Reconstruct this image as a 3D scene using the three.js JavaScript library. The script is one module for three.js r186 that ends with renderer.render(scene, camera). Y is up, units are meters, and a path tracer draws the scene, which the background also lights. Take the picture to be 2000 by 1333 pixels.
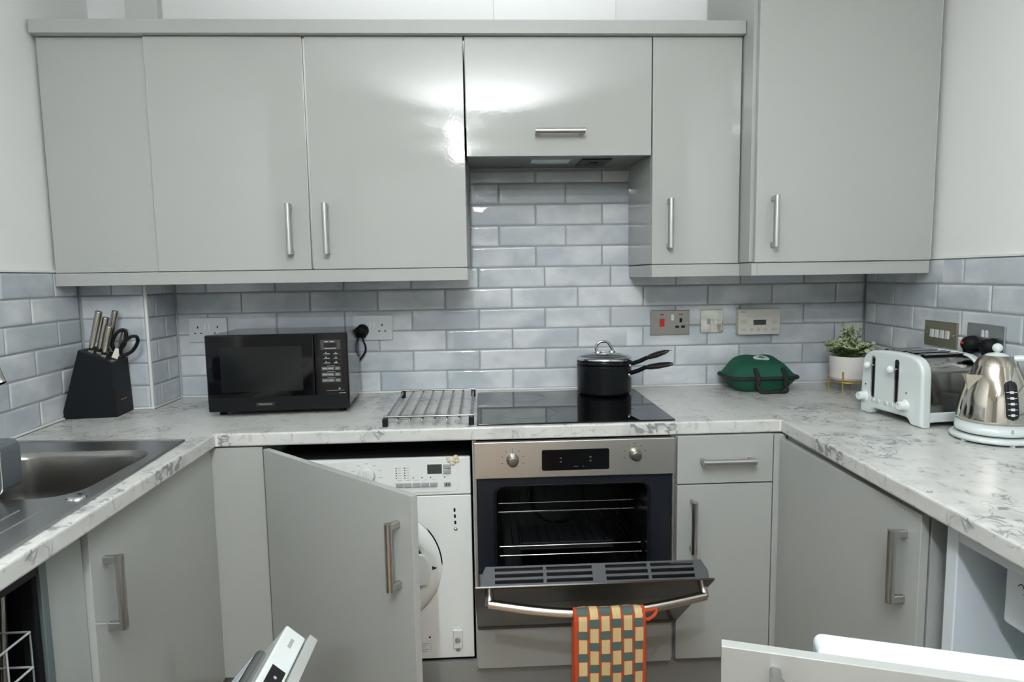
import * as THREE from 'three';
import { RoundedBoxGeometry } from 'three/addons/geometries/RoundedBoxGeometry.js';
import { mergeGeometries } from 'three/addons/utils/BufferGeometryUtils.js';
import { RectAreaLightUniformsLib } from 'three/addons/lights/RectAreaLightUniformsLib.js';

// ---------------------------------------------------------------- camera, lights, exposure
const H = 0.91;                                   // height of the worktop surface above the floor
const scene = new THREE.Scene();
const camera = new THREE.PerspectiveCamera(2 * Math.atan(666.5 / 1258.9) * 180 / Math.PI, 2000 / 1333, 0.05, 40);
camera.position.set(0.3918, H + 0.4393, 2.4531);
camera.rotation.set(-0.1015, -0.0458, -0.0154, 'YXZ');
scene.add(camera);
scene.background = new THREE.Color(0x0b0c0d);
const renderer = new THREE.WebGLRenderer({ antialias: true });
renderer.toneMapping = THREE.LinearToneMapping;
renderer.toneMappingExposure = 0.87;
renderer.shadowMap.enabled = true;
renderer.shadowMap.type = THREE.PCFSoftShadowMap;
RectAreaLightUniformsLib.init();
const CEIL = 2.46;
const LAMP_COLOR = new THREE.Color().setRGB(0.945, 0.975, 1.0);
const FLASH = { pos: [0.43, 1.80, 2.80], target: [0.43, CEIL, 2.25], angle: 0.81, candela: 68 };   // studio lamp on a stand behind the camera, bounced off the ceiling
const LAMPS = [                                   // round ceiling lamps: x, z, radius, candela
  { x: 0.22, z: 3.08, r: 0.028, cd: 4.5, label: 'small round ceiling lamp nearer the worktops' },
  { x: 0.22, z: 3.95, r: 0.028, cd: 4.5, label: 'small round ceiling lamp further from the worktops' },
];

// ---------------------------------------------------------------- helpers
let seedState = 12345;
function rnd() { seedState = (seedState * 1664525 + 1013904223) >>> 0; return seedState / 4294967296; }
function rr(a, b) { return a + (b - a) * rnd(); }
const taken = new Map();
function numbered(n) {
  const k = taken.get(n) || 0; taken.set(n, k + 1);
  return k ? n + '_' + String(k).padStart(3, '0') : n;
}
function prep(g) {
  let q = g.index ? g.toNonIndexed() : g;
  for (const k of Object.keys(q.attributes)) if (!['position', 'normal', 'uv'].includes(k)) q.deleteAttribute(k);
  if (!q.attributes.uv) q.setAttribute('uv', new THREE.BufferAttribute(new Float32Array(q.attributes.position.count * 2), 2));
  q.morphAttributes = {};
  return q;
}
function merged(list) { return list.length === 1 ? list[0] : mergeGeometries(list.map(prep)); }
function mesh(name, geos, mat, parent) {
  const m = new THREE.Mesh(merged(Array.isArray(geos) ? geos : [geos]), mat);
  m.castShadow = m.receiveShadow = true;
  if (parent) { m.name = name; parent.add(m); } else { m.name = numbered(name); scene.add(m); }
  return m;
}
function tag(o, label, category, group) {
  o.userData.label = label; o.userData.category = category; if (group) o.userData.group = group; return o;
}
function thing(name, label, category, [x, y, z] = [0, 0, 0], turn = 0, group) {
  const o = new THREE.Group(); o.name = numbered(name); o.position.set(x, y, z); o.rotation.y = turn; scene.add(o);
  return tag(o, label, category, group);
}
function sub(name, parent) { const o = new THREE.Group(); o.name = name; parent.add(o); return o; }
function structure(o, label, category) { o.userData.kind = 'structure'; return tag(o, label, category); }
function bx(x0, x1, y0, y1, z0, z1, r = 0.0012, seg = 2) {
  const w = x1 - x0, h = y1 - y0, d = z1 - z0;
  const g = r > 0 ? new RoundedBoxGeometry(w, h, d, seg, Math.min(r, w / 2.01, h / 2.01, d / 2.01)) : new THREE.BoxGeometry(w, h, d);
  g.translate((x0 + x1) / 2, (y0 + y1) / 2, (z0 + z1) / 2); return g;
}
function metreUV(g) {                              // box-projected texture coordinates in metres
  g = prep(g); const p = g.attributes.position, n = g.attributes.normal, uv = new Float32Array(p.count * 2);
  for (let i = 0; i < p.count; i++) {
    const ax = Math.abs(n.getX(i)), ay = Math.abs(n.getY(i)), az = Math.abs(n.getZ(i));
    if (ay >= ax && ay >= az) { uv[2 * i] = p.getX(i); uv[2 * i + 1] = p.getZ(i); }
    else if (ax >= az) { uv[2 * i] = p.getZ(i); uv[2 * i + 1] = p.getY(i); }
    else { uv[2 * i] = p.getX(i); uv[2 * i + 1] = p.getY(i); }
  }
  g.setAttribute('uv', new THREE.BufferAttribute(uv, 2)); return g;
}
function cyl(r0, r1, h, seg = 24, open = false) { return new THREE.CylinderGeometry(r0, r1, h, seg, 1, open); }
function tube(pts, r, seg = 24, rad = 8, closed = false, tension = 0.5) {
  return new THREE.TubeGeometry(new THREE.CatmullRomCurve3(pts.map(p => new THREE.Vector3(...p)), closed, 'catmullrom', tension), seg, r, rad, closed);
}
function rod(a, b, r, rad = 8) {                   // capped straight rod between two points
  const A = new THREE.Vector3(...a), B = new THREE.Vector3(...b), L = A.distanceTo(B);
  const g = new THREE.CylinderGeometry(r, r, L, rad);
  g.applyQuaternion(new THREE.Quaternion().setFromUnitVectors(new THREE.Vector3(0, 1, 0), B.clone().sub(A).normalize()));
  g.translate((A.x + B.x) / 2, (A.y + B.y) / 2, (A.z + B.z) / 2); return g;
}
function lathe(pts, seg = 48) { return new THREE.LatheGeometry(pts.map(p => new THREE.Vector2(p[0], p[1])), seg); }
function roundRect(w, h, r, cx = 0, cy = 0) {
  const s = new THREE.Shape(), x = cx - w / 2, y = cy - h / 2;
  s.moveTo(x + r, y); s.lineTo(x + w - r, y); s.quadraticCurveTo(x + w, y, x + w, y + r); s.lineTo(x + w, y + h - r);
  s.quadraticCurveTo(x + w, y + h, x + w - r, y + h); s.lineTo(x + r, y + h); s.quadraticCurveTo(x, y + h, x, y + h - r);
  s.lineTo(x, y + r); s.quadraticCurveTo(x, y, x + r, y); return s;
}
function plate(shape, t, bevel = 0.001, seg = 2, curve = 10) {   // extruded along +z from z = 0 to t
  const g = new THREE.ExtrudeGeometry(shape, { depth: Math.max(t - 2 * bevel, 1e-5), bevelEnabled: bevel > 0, bevelSize: bevel, bevelThickness: bevel, bevelOffset: -bevel, bevelSegments: seg, curveSegments: curve });
  g.translate(0, 0, bevel); return g;
}
function at(g, x, y, z, rx = 0, ry = 0, rz = 0) {
  g.applyMatrix4(new THREE.Matrix4().compose(new THREE.Vector3(x, y, z), new THREE.Quaternion().setFromEuler(new THREE.Euler(rx, ry, rz)), new THREE.Vector3(1, 1, 1)));
  return g;
}

// ---------------------------------------------------------------- procedural textures
function makeNoise(seed) {
  const N = 256, tab = new Float32Array(N * N); let s = seed >>> 0;
  for (let i = 0; i < N * N; i++) { s = (s * 1664525 + 1013904223) >>> 0; tab[i] = s / 4294967296; }
  return (x, y, per) => {                          // value noise, periodic with integer period per
    const xi = Math.floor(x), yi = Math.floor(y); let fx = x - xi, fy = y - yi;
    fx = fx * fx * fx * (fx * (fx * 6 - 15) + 10); fy = fy * fy * fy * (fy * (fy * 6 - 15) + 10);
    const m = (a) => ((a % per) + per) % per;
    const x0 = m(xi) % N, x1 = m(xi + 1) % N, y0 = (m(yi) % N) * N, y1 = (m(yi + 1) % N) * N;
    const a = tab[y0 + x0], b = tab[y0 + x1], c = tab[y1 + x0], d = tab[y1 + x1];
    return a + (b - a) * fx + (c - a + (a - b - c + d) * fx) * fy;
  };
}
function fbm(n, x, y, per, oct) {
  let v = 0, a = 0.5, t = 0;
  for (let o = 0; o < oct; o++) { v += a * n(x, y, per); t += a; x = x * 2 + 17; y = y * 2 + 31; per *= 2; a *= 0.5; }
  return v / t;
}
function dataTex(w, h, f, srgb = true) {
  const d = new Uint8Array(w * h * 4);
  for (let j = 0; j < h; j++) for (let i = 0; i < w; i++) {
    const c = f(i / w, j / h, i, j), k = (j * w + i) * 4;
    d[k] = Math.max(0, Math.min(255, c[0])); d[k + 1] = Math.max(0, Math.min(255, c[1])); d[k + 2] = Math.max(0, Math.min(255, c[2])); d[k + 3] = 255;
  }
  const t = new THREE.DataTexture(d, w, h); t.wrapS = t.wrapT = THREE.RepeatWrapping; t.magFilter = THREE.LinearFilter;
  t.minFilter = THREE.LinearMipmapLinearFilter; t.generateMipmaps = true; if (srgb) t.colorSpace = THREE.SRGBColorSpace; t.needsUpdate = true; return t;
}
function canvasTex(w, h, draw) {
  const c = document.createElement('canvas'); c.width = w; c.height = h; draw(c.getContext('2d'), w, h);
  const t = new THREE.CanvasTexture(c); t.colorSpace = THREE.SRGBColorSpace; return t;
}
const n1 = makeNoise(7), n2 = makeNoise(99), n3 = makeNoise(4242);
const lerp = (a, b, t) => a + (b - a) * t, clamp01 = (t) => Math.max(0, Math.min(1, t));
const smooth = (a, b, x) => { const t = clamp01((x - a) / (b - a)); return t * t * (3 - 2 * t); };

// marble laminate: white ground, soft grey clouds, clusters of fine broken veins
const marbleTex = dataTex(1600, 1600, (u, v) => {
  const wx = fbm(n1, u * 16, v * 16, 16, 4) - 0.5, wy = fbm(n2, u * 16 + 5, v * 16 + 3, 16, 4) - 0.5;
  const x = u + wx * 0.055, y = v + wy * 0.055;
  const patch = smooth(0.40, 0.66, fbm(n2, u * 9 + 2, v * 9 + 9, 9, 3));
  const brk = smooth(0.42, 0.62, fbm(n3, u * 60, v * 60 + 7, 60, 2));           // breaks the veins into short pieces
  const r1 = Math.abs(fbm(n1, x * 20 + 3, y * 20, 20, 3) - 0.5), r2 = Math.abs(fbm(n3, x * 40, y * 40 + 7, 40, 3) - 0.5), r3 = Math.abs(fbm(n2, x * 11 + 1, y * 11 + 4, 11, 3) - 0.5);
  let dark = 0.10 * fbm(n3, u * 30, v * 30, 30, 3);
  dark += (0.25 + 0.75 * patch) * brk * 0.75 * smooth(0.030, 0.0, r1);
  dark += patch * (0.3 + 0.7 * brk) * 0.5 * smooth(0.05, 0.0, r2);
  dark += 0.7 * brk * smooth(0.016, 0.0, r3) * (0.2 + 0.8 * patch);
  dark *= 1.4; dark += 0.22 * patch * smooth(0.35, 0.65, fbm(n1, x * 26, y * 26, 26, 3));
  dark = Math.min(0.8, dark);
  return [lerp(229, 118, dark), lerp(230, 121, dark), lerp(227, 122, dark)];
});
marbleTex.repeat.set(1 / 1.3, 1 / 1.3);
// glazed tile: blue-grey watercolour clouds
const tileTex = dataTex(1024, 1024, (u, v) => {
  const a = fbm(n1, u * 14, v * 22, 14 * 11, 5), b = fbm(n2, u * 40 + 3, v * 40, 40, 3), c = fbm(n3, u * 6, v * 12 + 2, 66, 3);
  const t = clamp01((a - 0.36) * 2.4 + (b - 0.5) * 0.35), g = (c - 0.5) * 14;
  return [lerp(190, 226, t) + g * 0.3, lerp(197, 229, t) + g * 0.15, lerp(202, 231, t)];
});
tileTex.repeat.set(1 / 2.2, 1 / 2.2);
const tileBump = dataTex(512, 512, (u, v) => { const a = 255 * fbm(n3, u * 16, v * 24, 16 * 24, 3); return [a, a, a]; }, false);
tileBump.repeat.set(1 / 1.1, 1 / 1.1);
const peelBump = dataTex(512, 512, (u, v) => { const a = 255 * fbm(n2, u * 40, v * 40, 40, 2); return [a, a, a]; }, false);
peelBump.repeat.set(1 / 0.3, 1 / 0.3);
const plasterBump = dataTex(512, 512, (u, v) => { const a = 255 * fbm(n1, u * 30, v * 30, 30, 4); return [a, a, a]; }, false);
plasterBump.repeat.set(1 / 0.6, 1 / 0.6);
const brushTex = dataTex(512, 512, (u, v) => { const a = 128 + 90 * (fbm(n1, u * 6, v * 250, 250, 2) - 0.5); return [a, a, a]; }, false);

// ---------------------------------------------------------------- materials
const std = (c, rough, metal = 0, extra = {}) => new THREE.MeshPhysicalMaterial({ color: c, roughness: rough, metalness: metal, ...extra });
const M = {
  wall: std('#eef0ee', 0.85, 0, { bumpMap: plasterBump, bumpScale: 0.0004 }),
  ceiling: std('#f0f1f0', 0.9),
  floor: std('#937a5b', 0.45),
  farWall: std('#e9ebe9', 0.85),
  grout: std('#9a9d9d', 0.9),
  sealant: std('#e4e6e3', 0.4),
  tiles: ['#ffffff', '#f6f8f9', '#fcfdfd', '#eef1f3'].map(c => std(c, 0.07, 0, { map: tileTex, bumpMap: tileBump, bumpScale: 0.0016 })),
  door: std('#a8aba7', 0.05, 0, { bumpMap: peelBump, bumpScale: 0.00004 }),
  carcass: std('#a3a8a5', 0.3),
  edge: std('#aeb1b0', 0.35),
  plinth: std('#8e8f8d', 0.3),
  marble: std('#f0f0ee', 0.28, 0, { map: marbleTex }),
  bar: std('#c2c2c0', 0.3, 1),
  steel: std('#dedbd6', 0.36, 1),
  sink: std('#b4b5b4', 0.28, 1),
  chrome: std('#d2d3d4', 0.08, 1),
  mirror: std('#cfc9be', 0.09, 1),
  black: std('#0c0e0f', 0.35, 0, { specularIntensity: 0.4 }),
  blackGloss: std('#08090a', 0.06, 0, { specularIntensity: 0.8 }),
  blackMatt: std('#0e1011', 0.6, 0, { specularIntensity: 0.35 }),
  hobGlass: std('#06080a', 0.035, 0, { ior: 1.75 }),
  white: std('#dde2df', 0.25),
  whiteGloss: std('#dfe6e4', 0.12, 0, { clearcoat: 0.5, clearcoatRoughness: 0.05 }),
  whitePlastic: std('#c9ced0', 0.3),
  appliance: std('#eef2ef', 0.25),
  greyPlastic: std('#9da1a2', 0.4),
  darkPlastic: std('#161819', 0.45, 0, { specularIntensity: 0.4 }),
  mint: std('#d6dfdd', 0.18, 0, { clearcoat: 0.6, clearcoatRoughness: 0.06 }),
  green: std('#0a5f43', 0.8),
  webbing: std('#17181a', 0.8),
  gold: std('#e0bb55', 0.3, 1),
  ceramic: std('#d8d5cf', 0.3),
  enamel: std('#0c0f14', 0.28),
  enamelBlue: std('#181c24', 0.3),
  ovenGrey: std('#46494b', 0.5, 0, { specularIntensity: 0.4 }),
  glassDark: std('#24231f', 0.08),
  red: std('#c4221f', 0.3),
  lcd: std('#3d4743', 0.3),
  liner: std('#dbe4ea', 0.25),  // white fridge liner, the bluish cast of its shade put into the colour
  lamp: new THREE.MeshStandardMaterial({ color: '#ffffff', emissive: LAMP_COLOR, emissiveIntensity: 1 }),
  clear: new THREE.MeshPhysicalMaterial({ color: '#f2f6f5', roughness: 0.02, transmission: 1, thickness: 0.0, ior: 1.5 }),
};
// ---------------------------------------------------------------- the room
const xL = (z) => -0.976 + 0.055 * z, xR = (z) => 1.885 - 0.10 * z;
const ZEND = 2.15;
const wallBack = structure(new THREE.Group(), 'back wall, white plaster above grey glazed brick tiles', 'wall'); wallBack.name = 'wall_back'; scene.add(wallBack);
mesh('plaster', metreUV(bx(-1.3, 2.1, 0, CEIL, -0.12, -0.008, 0)), M.wall, wallBack);
const aL = Math.atan2(1, -0.055), aR = -Math.atan2(1, -0.10);
const wallLeft = structure(new THREE.Group(), 'left wall, white plaster above grey glazed brick tiles', 'wall'); wallLeft.name = 'wall_left'; wallLeft.position.set(-0.976, 0, 0); wallLeft.rotation.y = aL; scene.add(wallLeft);
const wallRight = structure(new THREE.Group(), 'right wall, white plaster above grey glazed brick tiles', 'wall'); wallRight.name = 'wall_right'; wallRight.position.set(1.885, 0, 0); wallRight.rotation.y = aR; scene.add(wallRight);
mesh('plaster', metreUV(bx(-ZEND, 0.05, 0, CEIL, -0.12, -0.008, 0)), M.wall, wallLeft);
mesh('plaster', metreUV(bx(-0.05, ZEND, 0, CEIL, -0.12, -0.008, 0)), M.wall, wallRight);
const col = structure(new THREE.Group(), 'tiled boxed column in the left corner behind the knife block', 'column'); col.name = 'wall_column'; scene.add(col);
const CX0 = -1.02, CX1 = -0.745, CZ = 0.2076;
mesh('plaster', bx(CX0, CX1 - 0.008, 0, H + 0.466, -0.005, CZ - 0.008, 0), M.wall, col);

// glazed tiles, every one its own mesh; local x runs along the wall, z points into the room
const T = 0.253, RH = 0.078, L1 = 0.0801;
function tileGeo(w, h) {
  const ex = [0, 0.0007, 0.003, 0.009], xs = [...ex, w * 0.33, w * 0.66, ...ex.map(e => w - e).reverse()].filter((v, i, a) => i === 0 || v > a[i - 1]);
  const ey = [0, 0.0007, 0.003, 0.009], ys = [...ey, h * 0.5, ...ey.map(e => h - e).reverse()].filter((v, i, a) => i === 0 || v > a[i - 1]);
  const prof = (d) => d <= 0 ? -0.007 : d < 0.001 ? -0.0032 : d < 0.004 ? -0.001 : d < 0.01 ? -0.0001 : 0;
  const tx = rr(-0.006, 0.006), ty = rr(-0.012, 0.012), p = [], uv = [], idx = [], ou = rr(0, 2.2), ov = rr(0, 2.2);
  for (const y of ys) for (const x of xs) {
    const d = Math.min(x, y, w - x, h - y);
    let z = prof(d); if (d > 0) z += tx * (x - w / 2) + ty * (y - h / 2) + rr(-0.00022, 0.00022);
    p.push(x, y, z); uv.push(x + ou, y + ov);
  }
  const nx = xs.length;
  for (let j = 0; j < ys.length - 1; j++) for (let i = 0; i < nx - 1; i++) { const a = j * nx + i; idx.push(a, a + 1, a + nx + 1, a, a + nx + 1, a + nx); }
  const g = new THREE.BufferGeometry(); g.setAttribute('position', new THREE.Float32BufferAttribute(p, 3)); g.setAttribute('uv', new THREE.Float32BufferAttribute(uv, 2)); g.setIndex(idx); g.computeVertexNormals(); return g;
}
function tileRow(parent, u0, u1, row, offset, z = 0, ry = 0, px = 0, topCut = 99) {   // offset: a joint position along u
  const y0 = row === 0 ? 0.005 : L1 + (row - 1) * RH + 0.0015, y1 = Math.min(L1 + row * RH - 0.0015, topCut);
  const first = Math.floor((u0 - offset) / T) - 1;
  for (let k = first; k < first + 40; k++) {
    const a = Math.max(u0 + 0.001, offset + k * T + 0.0015), b = Math.min(u1 - 0.001, offset + (k + 1) * T - 0.0015);
    if (b - a < 0.012) continue;
    const m = mesh('tile', tileGeo(b - a, y1 - y0), M.tiles[Math.floor(rnd() * M.tiles.length)], parent);
    m.position.set(px + a * Math.cos(ry), H + y0, z - a * Math.sin(ry)); m.rotation.y = ry;
  }
}
const HT = L1 + 5 * RH;                            // top of the tiling beside the cupboards
mesh('grout', [bx(CX1, 1.89, H - 0.03, H + HT, -0.008, -0.0035, 0), bx(0.352, 0.968, H + HT, H + 0.835, -0.008, -0.0035, 0)], M.grout, wallBack);
for (let r = 0; r < 6; r++) tileRow(wallBack, CX1, 1.884, r, (r % 2) * T / 2);
for (let r = 6; r < 11; r++) tileRow(wallBack, 0.3525, 0.9665, r, (r % 2 ? 2.8225 : 2.3705) * T, 0, 0, 0, 0.826);
mesh('sealant', bx(CX1, 1.88, H, H + 0.006, -0.003, 0.004, 0.001), M.sealant, wallBack);
const UEND = 2.1;
mesh('grout', bx(-UEND, 0, H - 0.03, H + HT, -0.008, -0.0035, 0), M.grout, wallLeft);
mesh('grout', bx(0, UEND, H - 0.03, H + HT, -0.008, -0.0035, 0), M.grout, wallRight);
for (let r = 0; r < 6; r++) {
  tileRow(wallLeft, -1.7, -CZ - 0.004, r, (r % 2 ? -0.340 : -0.464));
  tileRow(wallRight, 0.006, 1.7, r, (r % 2 ? 0.337 : 0.210));
}
mesh('sealant', [bx(-UEND, -0.21, H, H + 0.006, -0.003, 0.004, 0.001), bx(-UEND, -0.21, H + HT, H + HT + 0.007, -0.008, 0.002, 0.001)], M.sealant, wallLeft);
mesh('sealant', [bx(0.004, UEND, H, H + 0.006, -0.003, 0.004, 0.001), bx(0.004, UEND, H + HT, H + HT + 0.007, -0.008, 0.002, 0.001)], M.sealant, wallRight);
mesh('grout', [bx(CX0, CX1 - 0.004, H - 0.02, H + 0.466, CZ - 0.008, CZ - 0.0035, 0), bx(CX1 - 0.008, CX1 - 0.0035, H - 0.02, H + 0.466, 0, CZ - 0.004, 0)], M.grout, col);
for (let r = 0; r < 6; r++) {
  tileRow(col, xL(CZ), CX1 - 0.01, r, r === 5 ? -0.86 : xL(CZ) + 0.001, CZ, 0, 0, 0.464);
  tileRow(col, -CZ + 0.01, -0.001, r, r % 2 ? -0.085 : -0.4, 0, Math.PI / 2, CX1, 0.464);
}
mesh('corner_trim', bx(CX1 - 0.0095, CX1 + 0.0005, H + 0.001, H + 0.464, CZ - 0.0095, CZ + 0.0005, 0.003), M.sealant, col);
mesh('sealant', [bx(xL(CZ), CX1 + 0.004, H, H + 0.006, CZ - 0.003, CZ + 0.004, 0.001), bx(CX1 - 0.003, CX1 + 0.004, H, H + 0.006, 0.004, CZ, 0.001)], M.sealant, col);

const floor = structure(mesh('floor', bx(-2.6, 3.4, -0.08, 0, -0.2, 5.6, 0), M.floor), 'grey brown vinyl floor', 'floor'); floor.name = 'floor';
const ceiling = structure(mesh('ceiling', bx(-2.6, 3.4, CEIL, CEIL + 0.08, -0.2, 5.6, 0), M.ceiling), 'flat white ceiling', 'ceiling'); ceiling.name = 'ceiling';
function wallBox(name, label, g, m = M.farWall) { const o = structure(mesh(name, g, m), label, 'wall'); return o; }
wallBox('wall_left_return', 'white wall returning to the left beyond the sink run', bx(-2.5, xL(ZEND) - 0.008, 0, CEIL, ZEND, ZEND + 0.1, 0));
wallBox('wall_right_return', 'white wall returning to the right beyond the fridge', bx(xR(ZEND) + 0.008, 3.3, 0, CEIL, ZEND, ZEND + 0.1, 0));
wallBox('wall_left_far', 'white side wall of the room opposite, to the left', bx(-2.6, -2.5, 0, CEIL, ZEND, 5.5, 0));
wallBox('wall_right_far', 'white side wall of the room opposite, to the right', bx(3.3, 3.4, 0, CEIL, ZEND, 5.5, 0));
wallBox('wall_front', 'grey wall of the room behind the camera', bx(-2.6, 3.4, 0, CEIL, 5.4, 5.5, 0), std('#b3b7b6', 0.85));
wallBox('wall_front_breast', 'projecting white chimney breast on the wall behind the camera', bx(-0.80, 1.90, 0, CEIL, 5.30, 5.399, 0), std('#f3f4f3', 0.8));
structure(mesh('trim_3', bx(-0.88, -0.801, 0, CEIL, 5.28, 5.399, 0.002), M.sealant), 'white upright trim on one edge of the chimney breast', 'trim').name = 'trim_3';
structure(mesh('trim_4', bx(1.901, 1.98, 0, CEIL, 5.28, 5.399, 0.002), M.sealant), 'white upright trim on the other edge of the chimney breast', 'trim').name = 'trim_4';
// boxed pipes on the wall above the cupboards
const boxing = structure(new THREE.Group(), 'white boxed-in pipe panel above the extractor cupboard', 'pipe boxing'); boxing.name = 'trim_1'; scene.add(boxing);
mesh('panel', bx(0.455, 0.895, H + 1.23, CEIL - 0.002, -0.007, 0.045, 0.002), std('#eef0ee', 0.5), boxing);
mesh('screw_cap', at(cyl(0.006, 0.007, 0.006, 16), 0.492, H + 1.338, 0.048, Math.PI / 2), M.white, boxing);
const boxing2 = structure(mesh('trim_2', bx(-0.835, -0.725, H + 1.23, CEIL - 0.002, -0.007, 0.03, 0.002), std('#cfd2ce', 0.7)), 'narrow grey-white boxed pipe above the long wall cupboards', 'pipe boxing'); boxing2.name = 'trim_2';

// ceiling lamps: glowing disc and a light just below it
for (const l of LAMPS) {
  const g = thing('ceiling_lamp', l.label, 'lamp', [l.x, CEIL, l.z]);
  mesh('rim', lathe([[l.r + 0.001, -0.03], [l.r + 0.014, -0.028], [l.r + 0.02, 0], [l.r + 0.001, 0]], 40), M.white, g);
  mesh('diffuser', at(cyl(l.r, l.r, 0.026, 40), 0, -0.014, 0), M.lamp, g);
  const a = new THREE.PointLight(LAMP_COLOR, l.cd, 0, 2); a.position.set(0, -0.05, 0); a.castShadow = true; a.shadow.radius = 1; a.name = 'light'; g.add(a);
}
{ // studio lamp: its head faces up and forward, the white ceiling spreads the light
  const g = thing('studio_lamp', 'studio lamp on a tripod stand aimed at the ceiling', 'lamp', [FLASH.pos[0], 0, FLASH.pos[2]]);
  mesh('pole', rod([0, 0.25, 0], [0, FLASH.pos[1] - 0.1, 0], 0.012, 12), M.darkPlastic, g);
  for (let i = 0; i < 3; i++) { const a = i * 2.094 + 0.5; mesh('leg', rod([0, 0.55, 0], [Math.cos(a) * 0.42, 0.008, Math.sin(a) * 0.42], 0.008, 10), M.darkPlastic, g); }
  const head = sub('head', g); head.position.set(0, FLASH.pos[1], 0);
  const dir = new THREE.Vector3(...FLASH.target).sub(new THREE.Vector3(...FLASH.pos)).normalize();
  head.quaternion.setFromUnitVectors(new THREE.Vector3(0, 1, 0), dir);
  mesh('housing', lathe([[0, -0.20], [0.05, -0.20], [0.055, -0.19], [0.055, -0.04], [0.075, -0.012], [0.077, -0.012], [0.058, -0.045], [0, -0.045]], 32), M.darkPlastic, head);
  mesh('diffuser', lathe([[0, 0.03], [0.04, 0.024], [0.066, 0.004], [0.07, -0.008], [0, -0.010]], 32), M.lamp, head);
  const sp = new THREE.SpotLight(LAMP_COLOR, FLASH.candela, 0, FLASH.angle, 1, 2); sp.position.set(0, 0.045, 0); sp.castShadow = true; sp.shadow.radius = 4; sp.shadow.mapSize.set(1024, 1024); sp.name = 'light';
  sp.target.position.set(0, 1.2, 0); head.add(sp); head.add(sp.target); sp.target.name = 'aim';
}

// ---------------------------------------------------------------- cupboards
const HANDLE = 0.158;
const handleGeo = (() => {                          // bar along y, door face at z = 0
  const bar = new THREE.CapsuleGeometry(0.0075, HANDLE - 0.004, 3, 20); bar.scale(1, 1, 0.9);
  const cut = cyl(0.0088, 0.0088, HANDLE, 24); cut.translate(0, 0, 0.031);
  const post = (s) => bx(-0.0062, 0.0062, s * HANDLE / 2 - (s > 0 ? 0.0155 : 0), s * HANDLE / 2 + (s > 0 ? 0 : 0.0155), 0, 0.031, 0.003, 3);
  return merged([cut, post(1), post(-1)]);
})();
function handle(parent, x, y, z, rz = 0, ry = 0) {
  const m = mesh('handle', handleGeo, M.bar, parent); m.position.set(x, y, z); m.rotation.set(0, ry, rz, 'YXZ'); m.userData.label = 'satin metal bar handle'; return m;
}
function carcass(parent, x0, x1, y0, y1, z0, z1, open, mat = M.carcass, t = 0.016) {   // hollow box of panels; open: list of sides left out
  const s = { left: bx(x0, x0 + t, y0, y1, z0, z1, 0.0008), right: bx(x1 - t, x1, y0, y1, z0, z1, 0.0008), bottom: bx(x0 + t, x1 - t, y0, y0 + t, z0, z1, 0.0008), top: bx(x0 + t, x1 - t, y1 - t, y1, z0, z1, 0.0008), back: bx(x0 + t, x1 - t, y0 + t, y1 - t, z0, z0 + 0.006, 0.0005), front: bx(x0 + t, x1 - t, y0 + t, y1 - t, z1 - 0.006, z1, 0.0005) };
  return mesh('body', Object.keys(s).filter(k => !open.includes(k)).map(k => s[k]), mat, parent);
}
// door slab in a group whose origin is its lower left front corner, facing +z
function doorSlab(parent, name, w, h, x, y, z, ry = 0) {
  const d = mesh(name, metreUV(bx(0, w, 0, h, -0.018, 0, 0.0014, 2)), M.door, parent); d.position.set(x, y, z); d.rotation.y = ry; return d;
}
const UB = 0.4687, UT = 1.1866, UZ = 0.342, X1 = -0.6331, X2 = -0.149, X3 = 0.3503, X4 = 0.9516, X5 = 1.2441;
{ // corner filler left of the wall cupboards
  const f = mesh('filler_panel', metreUV(bx(xL(0.33) + 0.002, X1 - 0.003, H + UB, H + UT, 0.302, 0.332, 0.001)), M.door);
  tag(f, 'plain grey gloss filler panel between the left wall and the wall cupboards', 'panel');
}
{
  const c = thing('wall_cabinet', 'wide grey gloss wall cupboard with two doors above the microwave', 'cabinet', [0, H, 0]);
  carcass(c, X1, X3 - 0.003, UB + 0.002, UT, 0.002, 0.322, ['front']);
  const d1 = doorSlab(c, 'door', X2 - X1 - 0.004, UT - UB, X1 + 0.001, UB, UZ); handle(d1, X2 - X1 - 0.062, 0.127, 0);
  const d2 = doorSlab(c, 'door', X3 - X2 - 0.009, UT - UB, X2 + 0.006, UB, UZ); handle(d2, 0.047, 0.127, 0);
  mesh('edge_strip', bx(X2 - 0.0025, X2 + 0.0055, UB + 0.002, UT, 0.322, 0.333, 0.0008), M.bar, c);
}
{
  const c = thing('wall_cabinet', 'short grey gloss cupboard with a horizontal handle above the hob', 'cabinet', [0, H, 0]);
  carcass(c, X3 + 0.001, X4 - 0.003, 0.912, UT, 0.002, 0.322, ['front']);
  const d = doorSlab(c, 'door', X4 - X3 - 0.006, 0.367, X3 + 0.003, UT - 0.367, UZ); handle(d, 0.65 - X3 - 0.003, 0.072, 0, Math.PI / 2);
}
{
  const c = thing('wall_cabinet', 'narrow grey gloss wall cupboard right of the extractor', 'cabinet', [0, H, 0]);
  carcass(c, X4 + 0.001, X5 - 0.002, UB + 0.002, UT, 0.002, 0.322, ['front'], M.door);
  const d = doorSlab(c, 'door', X5 - X4 - 0.004, UT - UB, X4 + 0.001, UB, UZ); handle(d, 0.054, 0.131, 0);
}
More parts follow.
